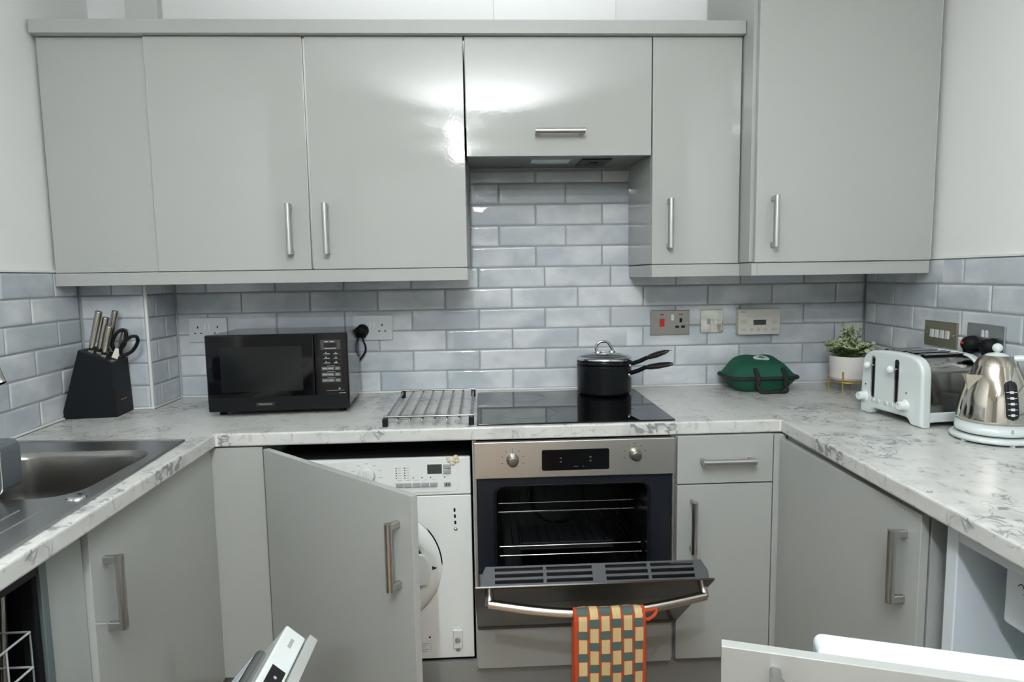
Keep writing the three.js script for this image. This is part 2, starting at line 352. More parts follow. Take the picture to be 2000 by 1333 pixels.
{
  const c = thing('wall_cabinet', 'deep tall grey gloss wall cupboard beside the right wall', 'cabinet', [0, H, 0]);
  carcass(c, X5 + 0.001, xR(0.43) - 0.016, UB + 0.002, 1.52, 0.002, 0.42, ['front'], M.door);
  const d = doorSlab(c, 'door', xR(0.43) - 0.012 - X5 - 0.013, 1.52 - UB, X5 + 0.012, UB, 0.44); handle(d, 0.053, 0.126, 0);
  mesh('scribe_strip', bx(xR(0.43) - 0.014, xR(0.43) - 0.003, UB + 0.004, 1.52, 0.405, 0.428, 0.001), M.sealant, c);
}
{
  const c = mesh('cornice', [metreUV(bx(xL(0.36) + 0.003, X5 - 0.001, H + 1.1885, H + 1.229, 0.30, 0.366, 0.0012))], M.door);
  tag(c, 'long grey cornice board along the top of the wall cupboards', 'cornice');
  const p1 = mesh('pelmet', [metreUV(bx(xL(0.33) + 0.003, 0.3475, H + 0.4265, H + 0.4665, 0.318, 0.338, 0.001)), metreUV(bx(0.330, 0.3475, H + 0.4265, H + 0.4665, 0.003, 0.318, 0.001))], M.door);
  tag(p1, 'long grey light pelmet under the two-door wall cupboard', 'pelmet');
  const p2 = mesh('pelmet', [metreUV(bx(0.954, 0.972, H + 0.4265, H + 0.4665, 0.003, 0.32, 0.001)), metreUV(bx(0.954, X5 + 0.004, H + 0.4265, H + 0.4665, 0.32, 0.338, 0.001)), metreUV(bx(X5 + 0.004, X5 + 0.022, H + 0.4265, H + 0.4665, 0.32, 0.434, 0.001)), metreUV(bx(X5 + 0.022, xR(0.43) - 0.012, H + 0.4265, H + 0.4665, 0.416, 0.434, 0.001))], M.door);
  tag(p2, 'stepped grey light pelmet under the two right-hand wall cupboards', 'pelmet');
}
{ // extractor
  const e = thing('extractor_hood', 'dark grey built-in extractor hood under the short cupboard', 'extractor hood', [0, H, 0]);
  const s = new THREE.Shape(); s.moveTo(0.004, 0.836); s.lineTo(0.322, 0.823); s.lineTo(0.322, 0.905); s.lineTo(0.004, 0.905);
  const g = plate(s, 0.588, 0.001); g.rotateY(-Math.PI / 2); g.translate(0.943, 0, 0);
  mesh('body', g, std('#6f7674', 0.35, 0.4), e);
  const slope = Math.atan2(0.013, 0.318), yb = (z) => 0.836 - (z - 0.004) * 0.013 / 0.318;
  mesh('lamp_lens', at(bx(-0.066, 0.066, -0.003, 0.001, -0.04, 0.04, 0.001), 0.635, yb(0.195), 0.195, slope), std('#d8e8ec', 0.2), e);
  const sw = mesh('switch_panel', at(bx(-0.05, 0.05, -0.004, 0.001, -0.085, 0.085, 0.001), 0.79, yb(0.165), 0.165, slope), M.black, e);
  mesh('slider', at(bx(-0.014, 0.014, -0.007, -0.003, -0.02, 0.02, 0.001), 0.79, yb(0.165), 0.165, slope), M.darkPlastic, sw);
}

// base units ---------------------------------------------------
const ZF = 0.614, BT = -0.043, BB = -0.745;
{
  const c = thing('sink_cabinet', 'grey gloss sink cupboard with a vertical bar handle on the left run', 'cabinet', [-0.395, H, 1.187], Math.PI / 2);   // local x runs away from the camera
  carcass(c, 0.002, 0.56, BB, BT - 0.006, -0.49, -0.022, ['front', 'top']);
  const d = doorSlab(c, 'door', 0.5855, BT - BB - 0.003, 0.0, BB, 0); handle(d, 0.045, 0.545, 0);
}
{
  const c = mesh('filler_panel', [metreUV(bx(-0.4125, -0.250, H + BB, H + BT, 0.578, 0.600, 0.001))], M.door);
  tag(c, 'tall grey corner post between the sink cupboard and the open washing machine door', 'panel');
  const f = mesh('filler_panel', [metreUV(bx(-0.425, -0.408, H + BB, H + BT - 0.004, 1.1895, 1.298, 0.001))], M.carcass);
  tag(f, 'plain recessed filler strip between the sink cupboard and the dishwasher', 'panel');
  const c2 = mesh('filler_panel', [metreUV(bx(1.2535, 1.291, H + BB, H + BT, 0.590, 0.612, 0.001))], M.door);
  tag(c2, 'narrow grey corner post right of the drawer unit', 'panel');
}
{ // housing of the washing machine with its open door
  const c = thing('appliance_housing', 'washing machine housing with its grey gloss door swung open', 'cabinet', [0, H, 0]);
  mesh('side_panel', bx(-0.268, -0.252, BB, BT, 0.03, 0.577, 0.001), M.carcass, c);
  const ang = -Math.atan2(0.439, 0.468);
  const d = mesh('door', metreUV(bx(0, 0.642, BB, BT - 0.002, -0.018, 0, 0.0014)), M.door, c); d.position.set(-0.2417, 0, 0.617); d.rotation.y = ang;
  handle(d, 0.595, -0.19, 0);
  const hp = mesh('hinge', [bx(0.0, 0.05, BT - 0.11, BT - 0.085, -0.03, -0.0185, 0.002)], M.bar, c); hp.position.set(-0.2417, 0, 0.617); hp.rotation.y = ang;
}
{
  const c = thing('drawer_cabinet', 'grey gloss base unit with one drawer above a tall door', 'cabinet', [0, H, 0]);
  carcass(c, 0.961, 1.2505, BB, BT, 0.03, 0.594, ['front']);
  const dr = doorSlab(c, 'drawer', 0.2885, 0.1445, 0.9615, -0.1865, ZF); handle(dr, 0.146, 0.0715, 0, Math.PI / 2);
  const d = doorSlab(c, 'door', 0.2885, 0.547, 0.9615, -0.7375, ZF); handle(d, 0.044, 0.425, 0);
}
{
  const c = thing('oven_housing', 'oven housing with a plain grey gloss panel below the oven', 'cabinet', [0, H, 0]);
  carcass(c, 0.3545, 0.9590, BB, BT, 0.03, 0.592, ['front', 'top'], M.carcass, 0.012);
  doorSlab(c, 'panel', 0.588, 0.130, 0.3585, -0.742, ZF);
}
{
  const c = thing('base_cabinet', 'grey gloss base cupboard with a vertical bar handle on the right run', 'cabinet', [1.27, H, 0.614], -Math.PI / 2);   // local x runs towards the camera
  carcass(c, 0.002, 0.622, BB, BT, -0.36, -0.022, ['front']);
  const d = doorSlab(c, 'door', 0.621, BT - BB - 0.012, 0.0, BB, 0); handle(d, 0.578, 0.563, 0);
}
{
  const p = mesh('plinth', bx(-0.43, 1.30, 0.001, H + BB - 0.004, 0.545, 0.563, 0.001), M.plinth); tag(p, 'grey plinth board under the oven run', 'plinth');
  const p2 = mesh('plinth', bx(-0.455, -0.437, 0.001, H + BB - 0.004, 0.566, 1.29, 0.001), M.plinth); tag(p2, 'grey plinth board under the sink cupboard', 'plinth');
  const p3 = mesh('plinth', bx(1.305, 1.323, 0.001, H + BB - 0.004, 0.566, 1.88, 0.001), M.plinth); tag(p3, 'grey plinth board under the right run', 'plinth');
}

// worktop ------------------------------------------------------
const eL = (z) => -0.379 + 0.019 * (z - 0.606), eR = (z) => 1.2755 - 0.0395 * (z - 0.61), ZW = 1.95;
const SINK = [[-0.428, 0.678], [-0.912, 0.642], [-0.862, 1.6], [-0.376, 1.6]];
{
  const w = thing('worktop', 'white marble-effect laminate worktop running round three sides', 'worktop', [0, H, 0]);
  const s = new THREE.Shape();                     // plan: shape x = world x, shape y = -world z
  const P = [[CX1 + 0.003, 0.001], [xR(0) - 0.003, 0.001], [xR(ZW) - 0.003, ZW], [eR(ZW), ZW], [eR(0.606), 0.606], [eL(0.606), 0.606], [eL(ZW), ZW], [xL(ZW) + 0.003, ZW], [xL(CZ) + 0.003, CZ + 0.002], [CX1 + 0.003, CZ + 0.002]];
  P.forEach(([x, z], i) => i ? s.lineTo(x, -z) : s.moveTo(x, -z));
  const hole = new THREE.Path(); [[-0.44, 0.70], [-0.89, 0.665], [-0.85, 1.57], [-0.392, 1.57]].forEach(([x, z], i) => i ? hole.lineTo(x, -z) : hole.moveTo(x, -z)); s.holes.push(hole);
  const g = plate(s, 0.039, 0.006, 4); g.rotateX(-Math.PI / 2); g.translate(0, -0.039, 0);
  mesh('slab', metreUV(g), M.marble, w);
  mesh('joint', bx(eL(0.606) - 0.0005, eL(0.606) + 0.0065, -0.037, -0.003, 0.602, 0.6075, 0.001), M.sealant, w);
  mesh('joint', bx(eR(0.606) - 0.0055, eR(0.606) + 0.0005, -0.037, -0.003, 0.602, 0.6075, 0.001), M.sealant, w);
}
// ---------------------------------------------------------------- sink, tap, dish rack
{
  const k = thing('sink', 'stainless steel inset sink with one bowl and a ridged drainer', 'sink', [0, H, 0]);
  const s = new THREE.Shape(); const R = 0.012;
  SINK.forEach(([x, z], i) => { const a = SINK[(i + 3) % 4], b = SINK[(i + 1) % 4], l = (p, q, d) => { const L = Math.hypot(q[0] - p[0], q[1] - p[1]); return [p[0] + (q[0] - p[0]) * d / L, p[1] + (q[1] - p[1]) * d / L]; }; const A = l([x, z], a, R), B = l([x, z], b, R); i ? s.lineTo(A[0], -A[1]) : s.moveTo(A[0], -A[1]); s.quadraticCurveTo(x, -z, B[0], -B[1]); });
  const bowlC = [-0.640, -0.958], BWx = 0.372, BWz = 0.368, BR = 0.085;
  s.holes.push(roundRect(BWx, BWz, BR, bowlC[0], bowlC[1]));
  const g = plate(s, 0.003, 0.001, 2, 16); g.rotateX(-Math.PI / 2); g.translate(0, 0.0005, 0);
  // raised outer lip
  const lip = [...SINK, SINK[0]].map(([x, z], i) => [x * 0.985 - 0.0097, 0.0035, z * 0.99 + 0.0105]);
  const rimTubes = []; for (let i = 0; i < 4; i++) rimTubes.push(rod(lip[i], lip[i + 1], 0.0028, 8));
  mesh('deck', [g, ...rimTubes], M.sink, k);
  // bowl: stacked rounded rectangles lofted downwards
  const ring = (w, h, r, n = 12) => { const p = roundRect(w, h, r).getSpacedPoints(96); p.pop(); return p; };
  const levels = [[0, 0.0035], [0.004, -0.002], [0.010, -0.012], [0.016, -0.09], [0.024, -0.135], [0.045, -0.158], [0.08, -0.166], [0.178, -0.168]];
  const pos = [], idx = []; let n = 0;
  levels.forEach(([inset, y], j) => { const r = Math.max(0.004, BR - inset * 0.5); const pts = ring(BWx - 2 * inset, BWz - 2 * inset, Math.min(r, (BWx - 2 * inset) / 2.05)); n = pts.length; for (const q of pts) pos.push(bowlC[0] + q.x, y, -(bowlC[1] + q.y)); });
  for (let j = 0; j < levels.length - 1; j++) for (let i = 0; i < n; i++) { const a = j * n + i, b = j * n + (i + 1) % n; idx.push(a, b, b + n, a, b + n, a + n); }
  const bg = new THREE.BufferGeometry(); bg.setAttribute('position', new THREE.Float32BufferAttribute(pos, 3)); bg.setIndex(idx); bg.computeVertexNormals();
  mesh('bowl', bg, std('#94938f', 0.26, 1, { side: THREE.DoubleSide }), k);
  mesh('waste', at(lathe([[0, 0.003], [0.02, 0.002], [0.036, 0.004], [0.042, 0.001], [0.043, 0]], 32), bowlC[0], -0.168, -bowlC[1]), M.chrome, k);
  mesh('overflow_cap', at(lathe([[0, 0.005], [0.014, 0.005], [0.018, 0.003], [0.019, 0]], 32), -0.437, 0.0035, 1.145), M.chrome, k);
  for (let i = 0; i < 8; i++) mesh('ridge', rod([-0.46 - i * 0.045, 0.003, 1.21], [-0.455 - i * 0.045, 0.003, 1.55], 0.0028, 8), M.sink, k);
}
{
  const t = thing('tap', 'dark chrome swan-neck tap whose spout reaches over the sink', 'tap', [-0.868, H + 0.0068, 1.03]);
  mesh('base', lathe([[0, 0.05], [0.02, 0.05], [0.022, 0.045], [0.022, 0.004], [0.027, 0], [0, 0]], 32), M.chrome, t);
  mesh('spout', [tube([[0, 0.05, 0], [0, 0.2, 0], [0.03, 0.285, 0.0], [0.12, 0.32, 0.01], [0.21, 0.295, 0.03], [0.246, 0.222, 0.035]], 0.0115, 60, 14)], M.chrome, t);
  mesh('lever', [rod([0, 0.03, 0.02], [0, 0.04, 0.09], 0.006, 12)], M.chrome, t);
}
{
  const d = thing('dish_rack', 'chrome wire dish rack with a dark grey cutlery pot on the drainer', 'dish rack', [-0.60, H + 0.0065, 1.18]);
  const loop = (y, w, h) => { const p = roundRect(w, h, 0.03).getSpacedPoints(40); p.pop(); return tube(p.map(q => [q.x - 0.115, y, q.y + 0.16]), 0.0022, 80, 6, true); };
  mesh('frame', [loop(0.004, 0.27, 0.36), loop(0.10, 0.29, 0.38), ...[[-0.24, -0.02], [0.01, -0.02], [-0.24, 0.34], [0.015, 0.34]].map(([x, z]) => rod([x, 0.004, z], [x, 0.10, z], 0.0022, 6))], M.chrome, d);
  const wires = []; for (let i = 0; i < 9; i++) wires.push(tube([[-0.25, 0.004, 0.02 + i * 0.035], [-0.24, 0.05, 0.02 + i * 0.035], [-0.115, 0.006, 0.02 + i * 0.035], [0.005, 0.05, 0.02 + i * 0.035], [0.012, 0.004, 0.02 + i * 0.035]], 0.0015, 24, 5));
  mesh('wires', wires, M.chrome, d); 
  const pot = plate(roundRect(0.10, 0.105, 0.022), 0.06, 0.004, 3, 8);
  const cp = mesh('cutlery_pot', at(pot, -0.032, 0.058, -0.10), std('#4b5257', 0.25), d);
  const rings = []; for (const [x, y] of [[-0.035, 0.075], [-0.035, 0.035], [-0.068, 0.075], [-0.068, 0.035]]) rings.push(at(new THREE.TorusGeometry(0.010, 0.002, 6, 20), x, y, -0.038));
  const edge = roundRect(0.102, 0.107, 0.022).getSpacedPoints(40); edge.pop();
  mesh('wire_trim', [...rings, tube(edge.map(q => [q.x - 0.032, q.y + 0.058, -0.038]), 0.0018, 80, 6, true)], M.chrome, d);
}

// ---------------------------------------------------------------- dishwasher
{
  const w = thing('dishwasher', 'integrated dishwasher standing open, black inside with wire baskets', 'dishwasher', [-0.403, H, 1.302], Math.PI / 2);   // local x away from the camera, z towards the aisle
  // local x from -0.6 (near) to 0 (far)
  const x0 = -0.598, x1 = 0, y0 = BB - 0.1, y1 = -0.055, zb = -0.42;
  mesh('tub', [bx(x0, x0 + 0.02, y0, y1, zb, 0, 0.002), bx(x1 - 0.02, x1, y0, y1, zb, -0.012, 0.002), bx(x0, x1, y0, y0 + 0.02, zb, 0, 0.002), bx(x0, x1, y1 - 0.02, y1, zb, 0, 0.002), bx(x0, x1, y0, y1, zb, zb + 0.02, 0.002)], std('#0f1112', 0.3, 0.4), w);
  mesh('front_frame', bx(x1 - 0.018, x1, y0, y1, -0.011, 0.003, 0.002), std('#6f7c7d', 0.35, 0.5), w);
  mesh('seal', bx(x1 - 0.03, x1 - 0.0185, y0 + 0.01, y1 - 0.005, -0.03, -0.002, 0.004), M.blackMatt, w);
  const basket = (yy, h, nm) => {
    const r = 0.0022, a = x0 + 0.05, b = x1 - 0.040, c = zb + 0.05, d = -0.008, g = [];
    for (const y of [yy, yy + h * 0.5, yy + h]) g.push(rod([a, y, d], [b, y, d], r, 6), rod([a, y, c], [b, y, c], r, 6), rod([a, y, c], [a, y, d], r, 6), rod([b, y, c], [b, y, d], r, 6));
    for (let i = 0; i <= 9; i++) { const x = a + (b - a) * i / 9; g.push(rod([x, yy, c], [x, yy, d], r * 0.8, 5), rod([x, yy, d], [x, yy + h, d], r * 0.8, 5)); }
    for (let i = 0; i <= 6; i++) { const z = c + (d - c) * i / 6; g.push(rod([a, yy, z], [b, yy, z], r * 0.8, 5), rod([b, yy, z], [b, yy + h, z], r * 0.8, 5)); }
    return mesh(nm, g, std('#b9bdbe', 0.35, 0.3), w);
  };
  basket(-0.30, 0.13, 'upper_basket'); basket(-0.70, 0.16, 'lower_basket');
  mesh('basket_rail', [bx(-0.034, -0.026, -0.33, -0.305, zb + 0.02, -0.02, 0.002), rod([-0.035, -0.07, -0.05], [-0.035, -0.4, -0.07], 0.006, 8)], M.bar, w);
  // door hinged at the bottom, leaning out
  const d = sub('door', w); d.position.set(0, BB, 0.006); d.rotation.x = 41 * Math.PI / 180;
  const L = 0.69;
  mesh('front_panel', metreUV(bx(x0 + 0.002, x1 - 0.001, 0, L + 0.010, 0.0, 0.018, 0.0014)), M.door, d);
  mesh('control_strip', [bx(x0 + 0.004, x1 - 0.003, L - 0.10, L, -0.045, -0.001, 0.004)], M.whiteGloss, d);
  mesh('inner_panel', [bx(x0 + 0.004, x1 - 0.003, 0.02, L - 0.101, -0.040, -0.001, 0.003), bx(x0 + 0.05, x1 - 0.05, 0.06, L - 0.03, -0.062, -0.0405, 0.018, 4)], std('#8d8f8d', 0.28, 0.9), d);
  mesh('display', bx(x0 + 0.2, x1 - 0.115, L, L + 0.0012, -0.034, -0.007, 0.0004), M.blackGloss, d);
  for (let i = 0; i < 4; i++) mesh('key', at(cyl(0.0032, 0.0032, 0.0006, 12), x1 - 0.14 - i * 0.028, L + 0.0016, -0.02), M.greyPlastic, d);
  mesh('logo', bx(-0.055, -0.03, L, L + 0.0004, -0.026, -0.019, 0), M.greyPlastic, d);
  const lab = canvasTex(160, 256, (c, W, Hh) => { c.fillStyle = '#cfd8e0'; c.fillRect(0, 0, W, Hh); c.fillStyle = '#5b6168'; for (let i = 0; i < 12; i++) c.fillRect(14, 14 + i * 12, 50 + ((i * 53) % 80), 4); c.fillStyle = '#16191c'; c.fillRect(14, 200, 36, 40); for (let i = 0; i < 5; i++) c.fillRect(60, 198 + i * 9, 50 + (i * 31) % 30, 3); });
  const lm = new THREE.MeshStandardMaterial({ map: lab, roughness: 0.5 });
  const lg = new THREE.PlaneGeometry(0.11, 0.20); lg.rotateY(Math.PI); mesh('sticker', at(lg, x1 - 0.125, L - 0.135, -0.0628), lm, d);
}

// ---------------------------------------------------------------- washing machine
{
  const w = thing('washing_machine', 'white built-in washing machine with a round porthole door', 'washing machine', [0, H, 0]);
  const x0 = -0.2475, x1 = 0.3475, zf = 0.562, y0 = -0.735, yt = -0.098, yp = -0.214;
  mesh('body', [bx(x0 + 0.002, x1 - 0.002, y0 + 0.004, yt - 0.002, 0.03, zf - 0.013, 0.002)], std('#2a2c2c', 0.5), w);  // near-black casing: shade of the gap under the worktop put into its colour
  mesh('front_panel', bx(x0, x1, y0, yp - 0.003, zf - 0.012, zf, 0.003), M.appliance, w);
  mesh('control_panel', bx(x0, x1, yp, yt, zf - 0.012, zf + 0.003, 0.004), M.appliance, w);
  mesh('fascia', at(plate(roundRect(0.335, 0.105, 0.022), 0.0022, 0.0008, 2), 0.143, -0.152, zf + 0.0025), M.appliance, w);
  mesh('drawer', bx(x0 + 0.006, -0.029, yp + 0.008, yt - 0.006, zf + 0.0025, zf + 0.006, 0.003), M.appliance, w);
  const zp = zf + 0.0045;
  const dial = sub('programme_dial', w); dial.position.set(0.0385, -0.1475, zp); dial.rotation.x = Math.PI / 2;
  mesh('ring', lathe([[0, 0], [0.0262, 0], [0.0262, 0.004], [0.0245, 0.005], [0.0235, 0.014], [0.021, 0.017], [0, 0.017]], 40), M.white, dial);
  mesh('grip', bx(-0.004, 0.004, 0.0165, 0.0225, -0.021, 0.021, 0.002), M.whiteGloss, dial);
  const leds = []; for (const x of [0.1265, 0.152]) for (let i = 0; i < 5; i++) leds.push(at(cyl(0.0019, 0.0019, 0.0006, 10), x, -0.128 - i * 0.0075, zp + 0.0003, Math.PI / 2));
  for (const x of [0.177, 0.2025, 0.228, 0.2705]) leds.push(at(cyl(0.0019, 0.0019, 0.0006, 10), x, -0.1585, zp + 0.0003, Math.PI / 2));
  leds.forEach(g => mesh('indicator_light', g, M.darkPlastic, w));
  for (let i = 0; i < 5; i++) mesh('button', bx(0.1245 + i * 0.0253, 0.1467 + i * 0.0253, -0.1862, -0.1727, zp, zp + 0.005, 0.002), M.greyPlastic, w);
  mesh('button', bx(0.2665, 0.2895, -0.1318, -0.1185, zp, zp + 0.005, 0.002), M.greyPlastic, w);
  mesh('button', bx(0.2665, 0.2895, -0.1472, -0.1337, zp, zp + 0.005, 0.002), M.greyPlastic, w);
  const st = mesh('button', bx(0.268, 0.2885, -0.1868, -0.1735, zp, zp + 0.004, 0.002), M.greyPlastic, w);
  mesh('symbol', [bx(0.2735, 0.277, -0.183, -0.177, zp + 0.004, zp + 0.0045, 0), bx(0.280, 0.2818, -0.183, -0.177, zp + 0.004, zp + 0.0045, 0), bx(0.283, 0.2848, -0.183, -0.177, zp + 0.004, zp + 0.0045, 0)], M.darkPlastic, st);
  mesh('display', bx(0.219, 0.2625, -0.1475, -0.1185, zp, zp + 0.0012, 0.001), M.lcd, w);
  const print = []; for (let i = 0; i < 9; i++) { const a = -2.3 + i * 0.58; print.push(bx(0.0385 + Math.sin(a) * 0.042 - 0.006, 0.0385 + Math.sin(a) * 0.042 + 0.006, -0.1475 + Math.cos(a) * 0.036 - 0.0008, -0.1475 + Math.cos(a) * 0.036 + 0.0008, zp, zp + 0.0003, 0)); }
  for (const x of [0.134, 0.159]) for (let i = 0; i < 5; i++) print.push(bx(x - 0.002, x + 0.006, -0.1287 - i * 0.0075, -0.1273 - i * 0.0075, zp, zp + 0.0003, 0));
  for (let i = 0; i < 5; i++) print.push(bx(0.130 + i * 0.0253, 0.142 + i * 0.0253, -0.1668, -0.1654, zp, zp + 0.0003, 0));
  mesh('print', print, std('#a9aeac', 0.5), w);
  // sealing foam squeezed out at the top corner
  { const fg = []; for (let i = 0; i < 9; i++) { const b = new THREE.IcosahedronGeometry(rr(0.004, 0.009), 1); b.translate(0.292 + rr(-0.012, 0.016), -0.104 + rr(-0.014, 0.004), zf + 0.003); fg.push(b); } mesh('foam_residue', fg, std('#d9d0b4', 0.9), w); }
  // porthole
  const pc = sub('porthole_door', w); pc.position.set(0.0745, -0.436, zf + 0.001);
  const ringShape = (r0, r1) => { const s = new THREE.Shape(); s.absarc(0, 0, r1, 0, 7, false); const h = new THREE.Path(); h.absarc(0, 0, r0, 0, 7, true); s.holes.push(h); return s; };
  mesh('groove', at(plate(ringShape(0.1795, 0.1825), 0.001, 0, 1, 64), 0, 0, -0.0004), M.darkPlastic, pc);
  const rg = lathe([[0.125, 0.002], [0.127, 0.012], [0.134, 0.019], [0.150, 0.02], [0.168, 0.014], [0.178, 0.004], [0.1785, 0]], 72); rg.rotateX(Math.PI / 2); mesh('frame', rg, M.appliance, pc);
  const gl = lathe([[0, -0.03], [0.06, -0.025], [0.105, -0.005], [0.126, 0.006]], 56); gl.rotateX(Math.PI / 2); mesh('glass', gl, std('#3c4140', 0.06, 0, { side: THREE.DoubleSide }), pc);
  const hs = new THREE.Shape(); hs.moveTo(0.098, -0.050); hs.lineTo(0.138, -0.050); hs.quadraticCurveTo(0.146, -0.02, 0.145, 0.005); hs.quadraticCurveTo(0.142, 0.033, 0.132, 0.042); hs.quadraticCurveTo(0.118, 0.054, 0.098, 0.042); hs.quadraticCurveTo(0.085, 0.034, 0.080, 0.02); hs.lineTo(0.080, -0.03); hs.quadraticCurveTo(0.085, -0.048, 0.098, -0.050);
  mesh('handle', at(plate(hs, 0.012, 0.004, 3, 10), 0, 0, 0.016), M.white, pc);
  const ar = new THREE.Shape(); ar.moveTo(0.150, 0.0065); ar.lineTo(0.168, 0); ar.lineTo(0.150, -0.0065); ar.lineTo(0.153, 0); mesh('arrow', at(plate(ar, 0.0006, 0), 0, 0.002, 0.0195), M.darkPlastic, pc);
  // hinge holes, bracket, print
  for (let i = 0; i < 3; i++) mesh('hinge_hole', at(plate(roundRect(0.006, 0.0115, 0.0029), 0.0006, 0), 0.297 + i * 0.0006, -0.263 - i * 0.0195, zf), M.darkPlastic, w);
  mesh('screw', at(new THREE.SphereGeometry(0.006, 16, 8), 0.299, -0.322, zf), M.bar, w);
  const br = mesh('bracket', bx(0.283, 0.312, -0.700, -0.640, zf, zf + 0.010, 0.003), M.white, w);
  mesh('screw', at(cyl(0.008, 0.009, 0.004, 20), 0.2975, -0.672, zf + 0.0115, Math.PI / 2), M.bar, br);
  mesh('catch', bx(0.292, 0.303, -0.712, -0.7005, zf, zf + 0.006, 0.002), M.bar, br);
  mesh('screw_hole', at(cyl(0.003, 0.003, 0.0006, 12), 0.2115, -0.665, zf + 0.0003, Math.PI / 2), M.darkPlastic, w);
  const pr = []; for (let i = 0; i < 5; i++) pr.push(bx(0.145, 0.208 - (i % 3) * 0.006, -0.686 - i * 0.0065, -0.6845 - i * 0.0065, zf, zf + 0.0003, 0)); pr.push(bx(0.214, 0.2146, -0.715, -0.682, zf, zf + 0.0003, 0)); mesh('print', pr, std('#8d918f', 0.5), w);
  for (const fx of [x0 + 0.05, x1 - 0.05]) mesh('foot', at(cyl(0.02, 0.022, 0.172, 20), fx, y0 - 0.086, 0.50), M.darkPlastic, w);
}

// ---------------------------------------------------------------- oven
{
  const o = thing('oven', 'stainless steel built-in oven with its glass door dropped open', 'oven', [0, H, 0]);
  const x0 = 0.3598, x1 = 0.9535, zf = 0.616;
  mesh('fascia', bx(x0, x1, -0.153, -0.0445, 0.594, zf, 0.002), M.steel, o);
  mesh('side_trim', bx(x0, x0 + 0.006, -0.604, -0.1535, 0.594, zf - 0.004, 0.001), M.steel, o);
  mesh('side_trim', bx(x1 - 0.006, x1, -0.604, -0.1535, 0.594, zf - 0.004, 0.001), M.steel, o);
  // front frame with the cavity mouth
  const s = new THREE.Shape(); s.moveTo(x0 + 0.007, -0.603); s.lineTo(x1 - 0.007, -0.603); s.lineTo(x1 - 0.007, -0.155); s.lineTo(x0 + 0.007, -0.155); s.lineTo(x0 + 0.007, -0.603);
  const mouth = roundRect(0.452, 0.375, 0.03, 0.650, -0.372); s.holes.push(mouth);
  mesh('front_frame', at(plate(s, 0.015, 0.001, 2, 10), 0, 0, 0.586), M.enamelBlue, o);
  mesh('seal', tube(roundRect(0.462, 0.385, 0.033, 0.650, -0.372).getSpacedPoints(80).slice(0, -1).map(p => [p.x, p.y, 0.6035]), 0.0035, 120, 8, true), M.blackMatt, o);
  // cavity, lofted from the mouth
  const mp = mouth.getSpacedPoints(64); mp.pop(); const pos = [], idx = [], n = mp.length;
  for (const z of [0.588, 0.20]) for (const p of mp) pos.push(p.x, p.y, z); pos.push(0.65, -0.372, 0.20);
  for (let i = 0; i < n; i++) { const b = (i + 1) % n; idx.push(i, i + n, b + n, i, b + n, b, i + n, 2 * n, b + n); }
  const cg = new THREE.BufferGeometry(); cg.setAttribute('position', new THREE.Float32BufferAttribute(pos, 3)); cg.setIndex(idx); const cgn = cg.toNonIndexed(); cgn.computeVertexNormals();
  mesh('cavity', cgn, std('#0d1013', 0.3, 0, { side: THREE.DoubleSide }), o);
  mesh('fan_cover', at(lathe([[0, 0.012], [0.08, 0.012], [0.1, 0.004], [0.1, 0]], 40), 0.65, -0.36, 0.2005, Math.PI / 2), std('#16191c', 0.35), o);
  const runM = std('#3b3d3f', 0.3, 0.9); for (const y of [-0.27, -0.335, -0.40, -0.465]) for (const x of [0.4285, 0.8715]) mesh('shelf_runner', rod([x, y, 0.23], [x, y, 0.56], 0.003, 6), runM, o);
  const rack = (y, zfr) => { const g = [rod([0.432, y + 0.012, zfr], [0.868, y + 0.012, zfr], 0.0028, 8), rod([0.432, y - 0.012, zfr + 0.012], [0.868, y - 0.012, zfr + 0.012], 0.0028, 8), rod([0.432, y, 0.23], [0.868, y, 0.23], 0.0028, 8)]; for (let i = 0; i < 15; i++) { const x = 0.445 + i * 0.0293; g.push(tube([[x, y, 0.23], [x, y, zfr - 0.03], [x, y + 0.012, zfr]], 0.0016, 8, 5)); } return mesh('wire_shelf', g, M.chrome, o); };
  rack(-0.402, 0.548); rack(-0.300, 0.45);
  mesh('grill_tray', [bx(0.50, 0.80, -0.442, -0.438, 0.26, 0.46, 0.001), bx(0.50, 0.80, -0.438, -0.418, 0.456, 0.46, 0.001), bx(0.50, 0.504, -0.438, -0.418, 0.26, 0.456, 0.001), bx(0.796, 0.80, -0.438, -0.418, 0.26, 0.456, 0.001)], std('#26282a', 0.4, 0.3), o);
  for (const [kx, ky] of [[0.4725, -0.0975], [0.8335, -0.0905]]) {
    const k = mesh('knob', at(lathe([[0, 0.028], [0.011, 0.028], [0.0145, 0.026], [0.0165, 0.012], [0.0185, 0.004], [0.0185, 0]], 36), kx, ky, zf, Math.PI / 2), std('#8e8c88', 0.3, 1), o);
    const ticks = []; for (let i = 0; i < 7; i++) { const a = -1.9 + i * 0.633; ticks.push(bx(kx + Math.sin(a) * 0.032 - 0.002, kx + Math.sin(a) * 0.032 + 0.002, ky + Math.cos(a) * 0.032 - 0.0008, ky + Math.cos(a) * 0.032 + 0.0008, zf, zf + 0.0003, 0)); }
    ticks.push(at(cyl(0.0016, 0.0016, 0.0004, 10), kx, ky + 0.0235, zf + 0.0002, Math.PI / 2)); mesh('dial_marks', ticks, M.darkPlastic, k);
  }
  const ds = mesh('display', at(plate(roundRect(0.199, 0.0625, 0.006), 0.002, 0.0006, 2, 6), 0.6575, -0.1015, zf), std('#08090a', 0.2, 0, { specularIntensity: 0.4 }), o);
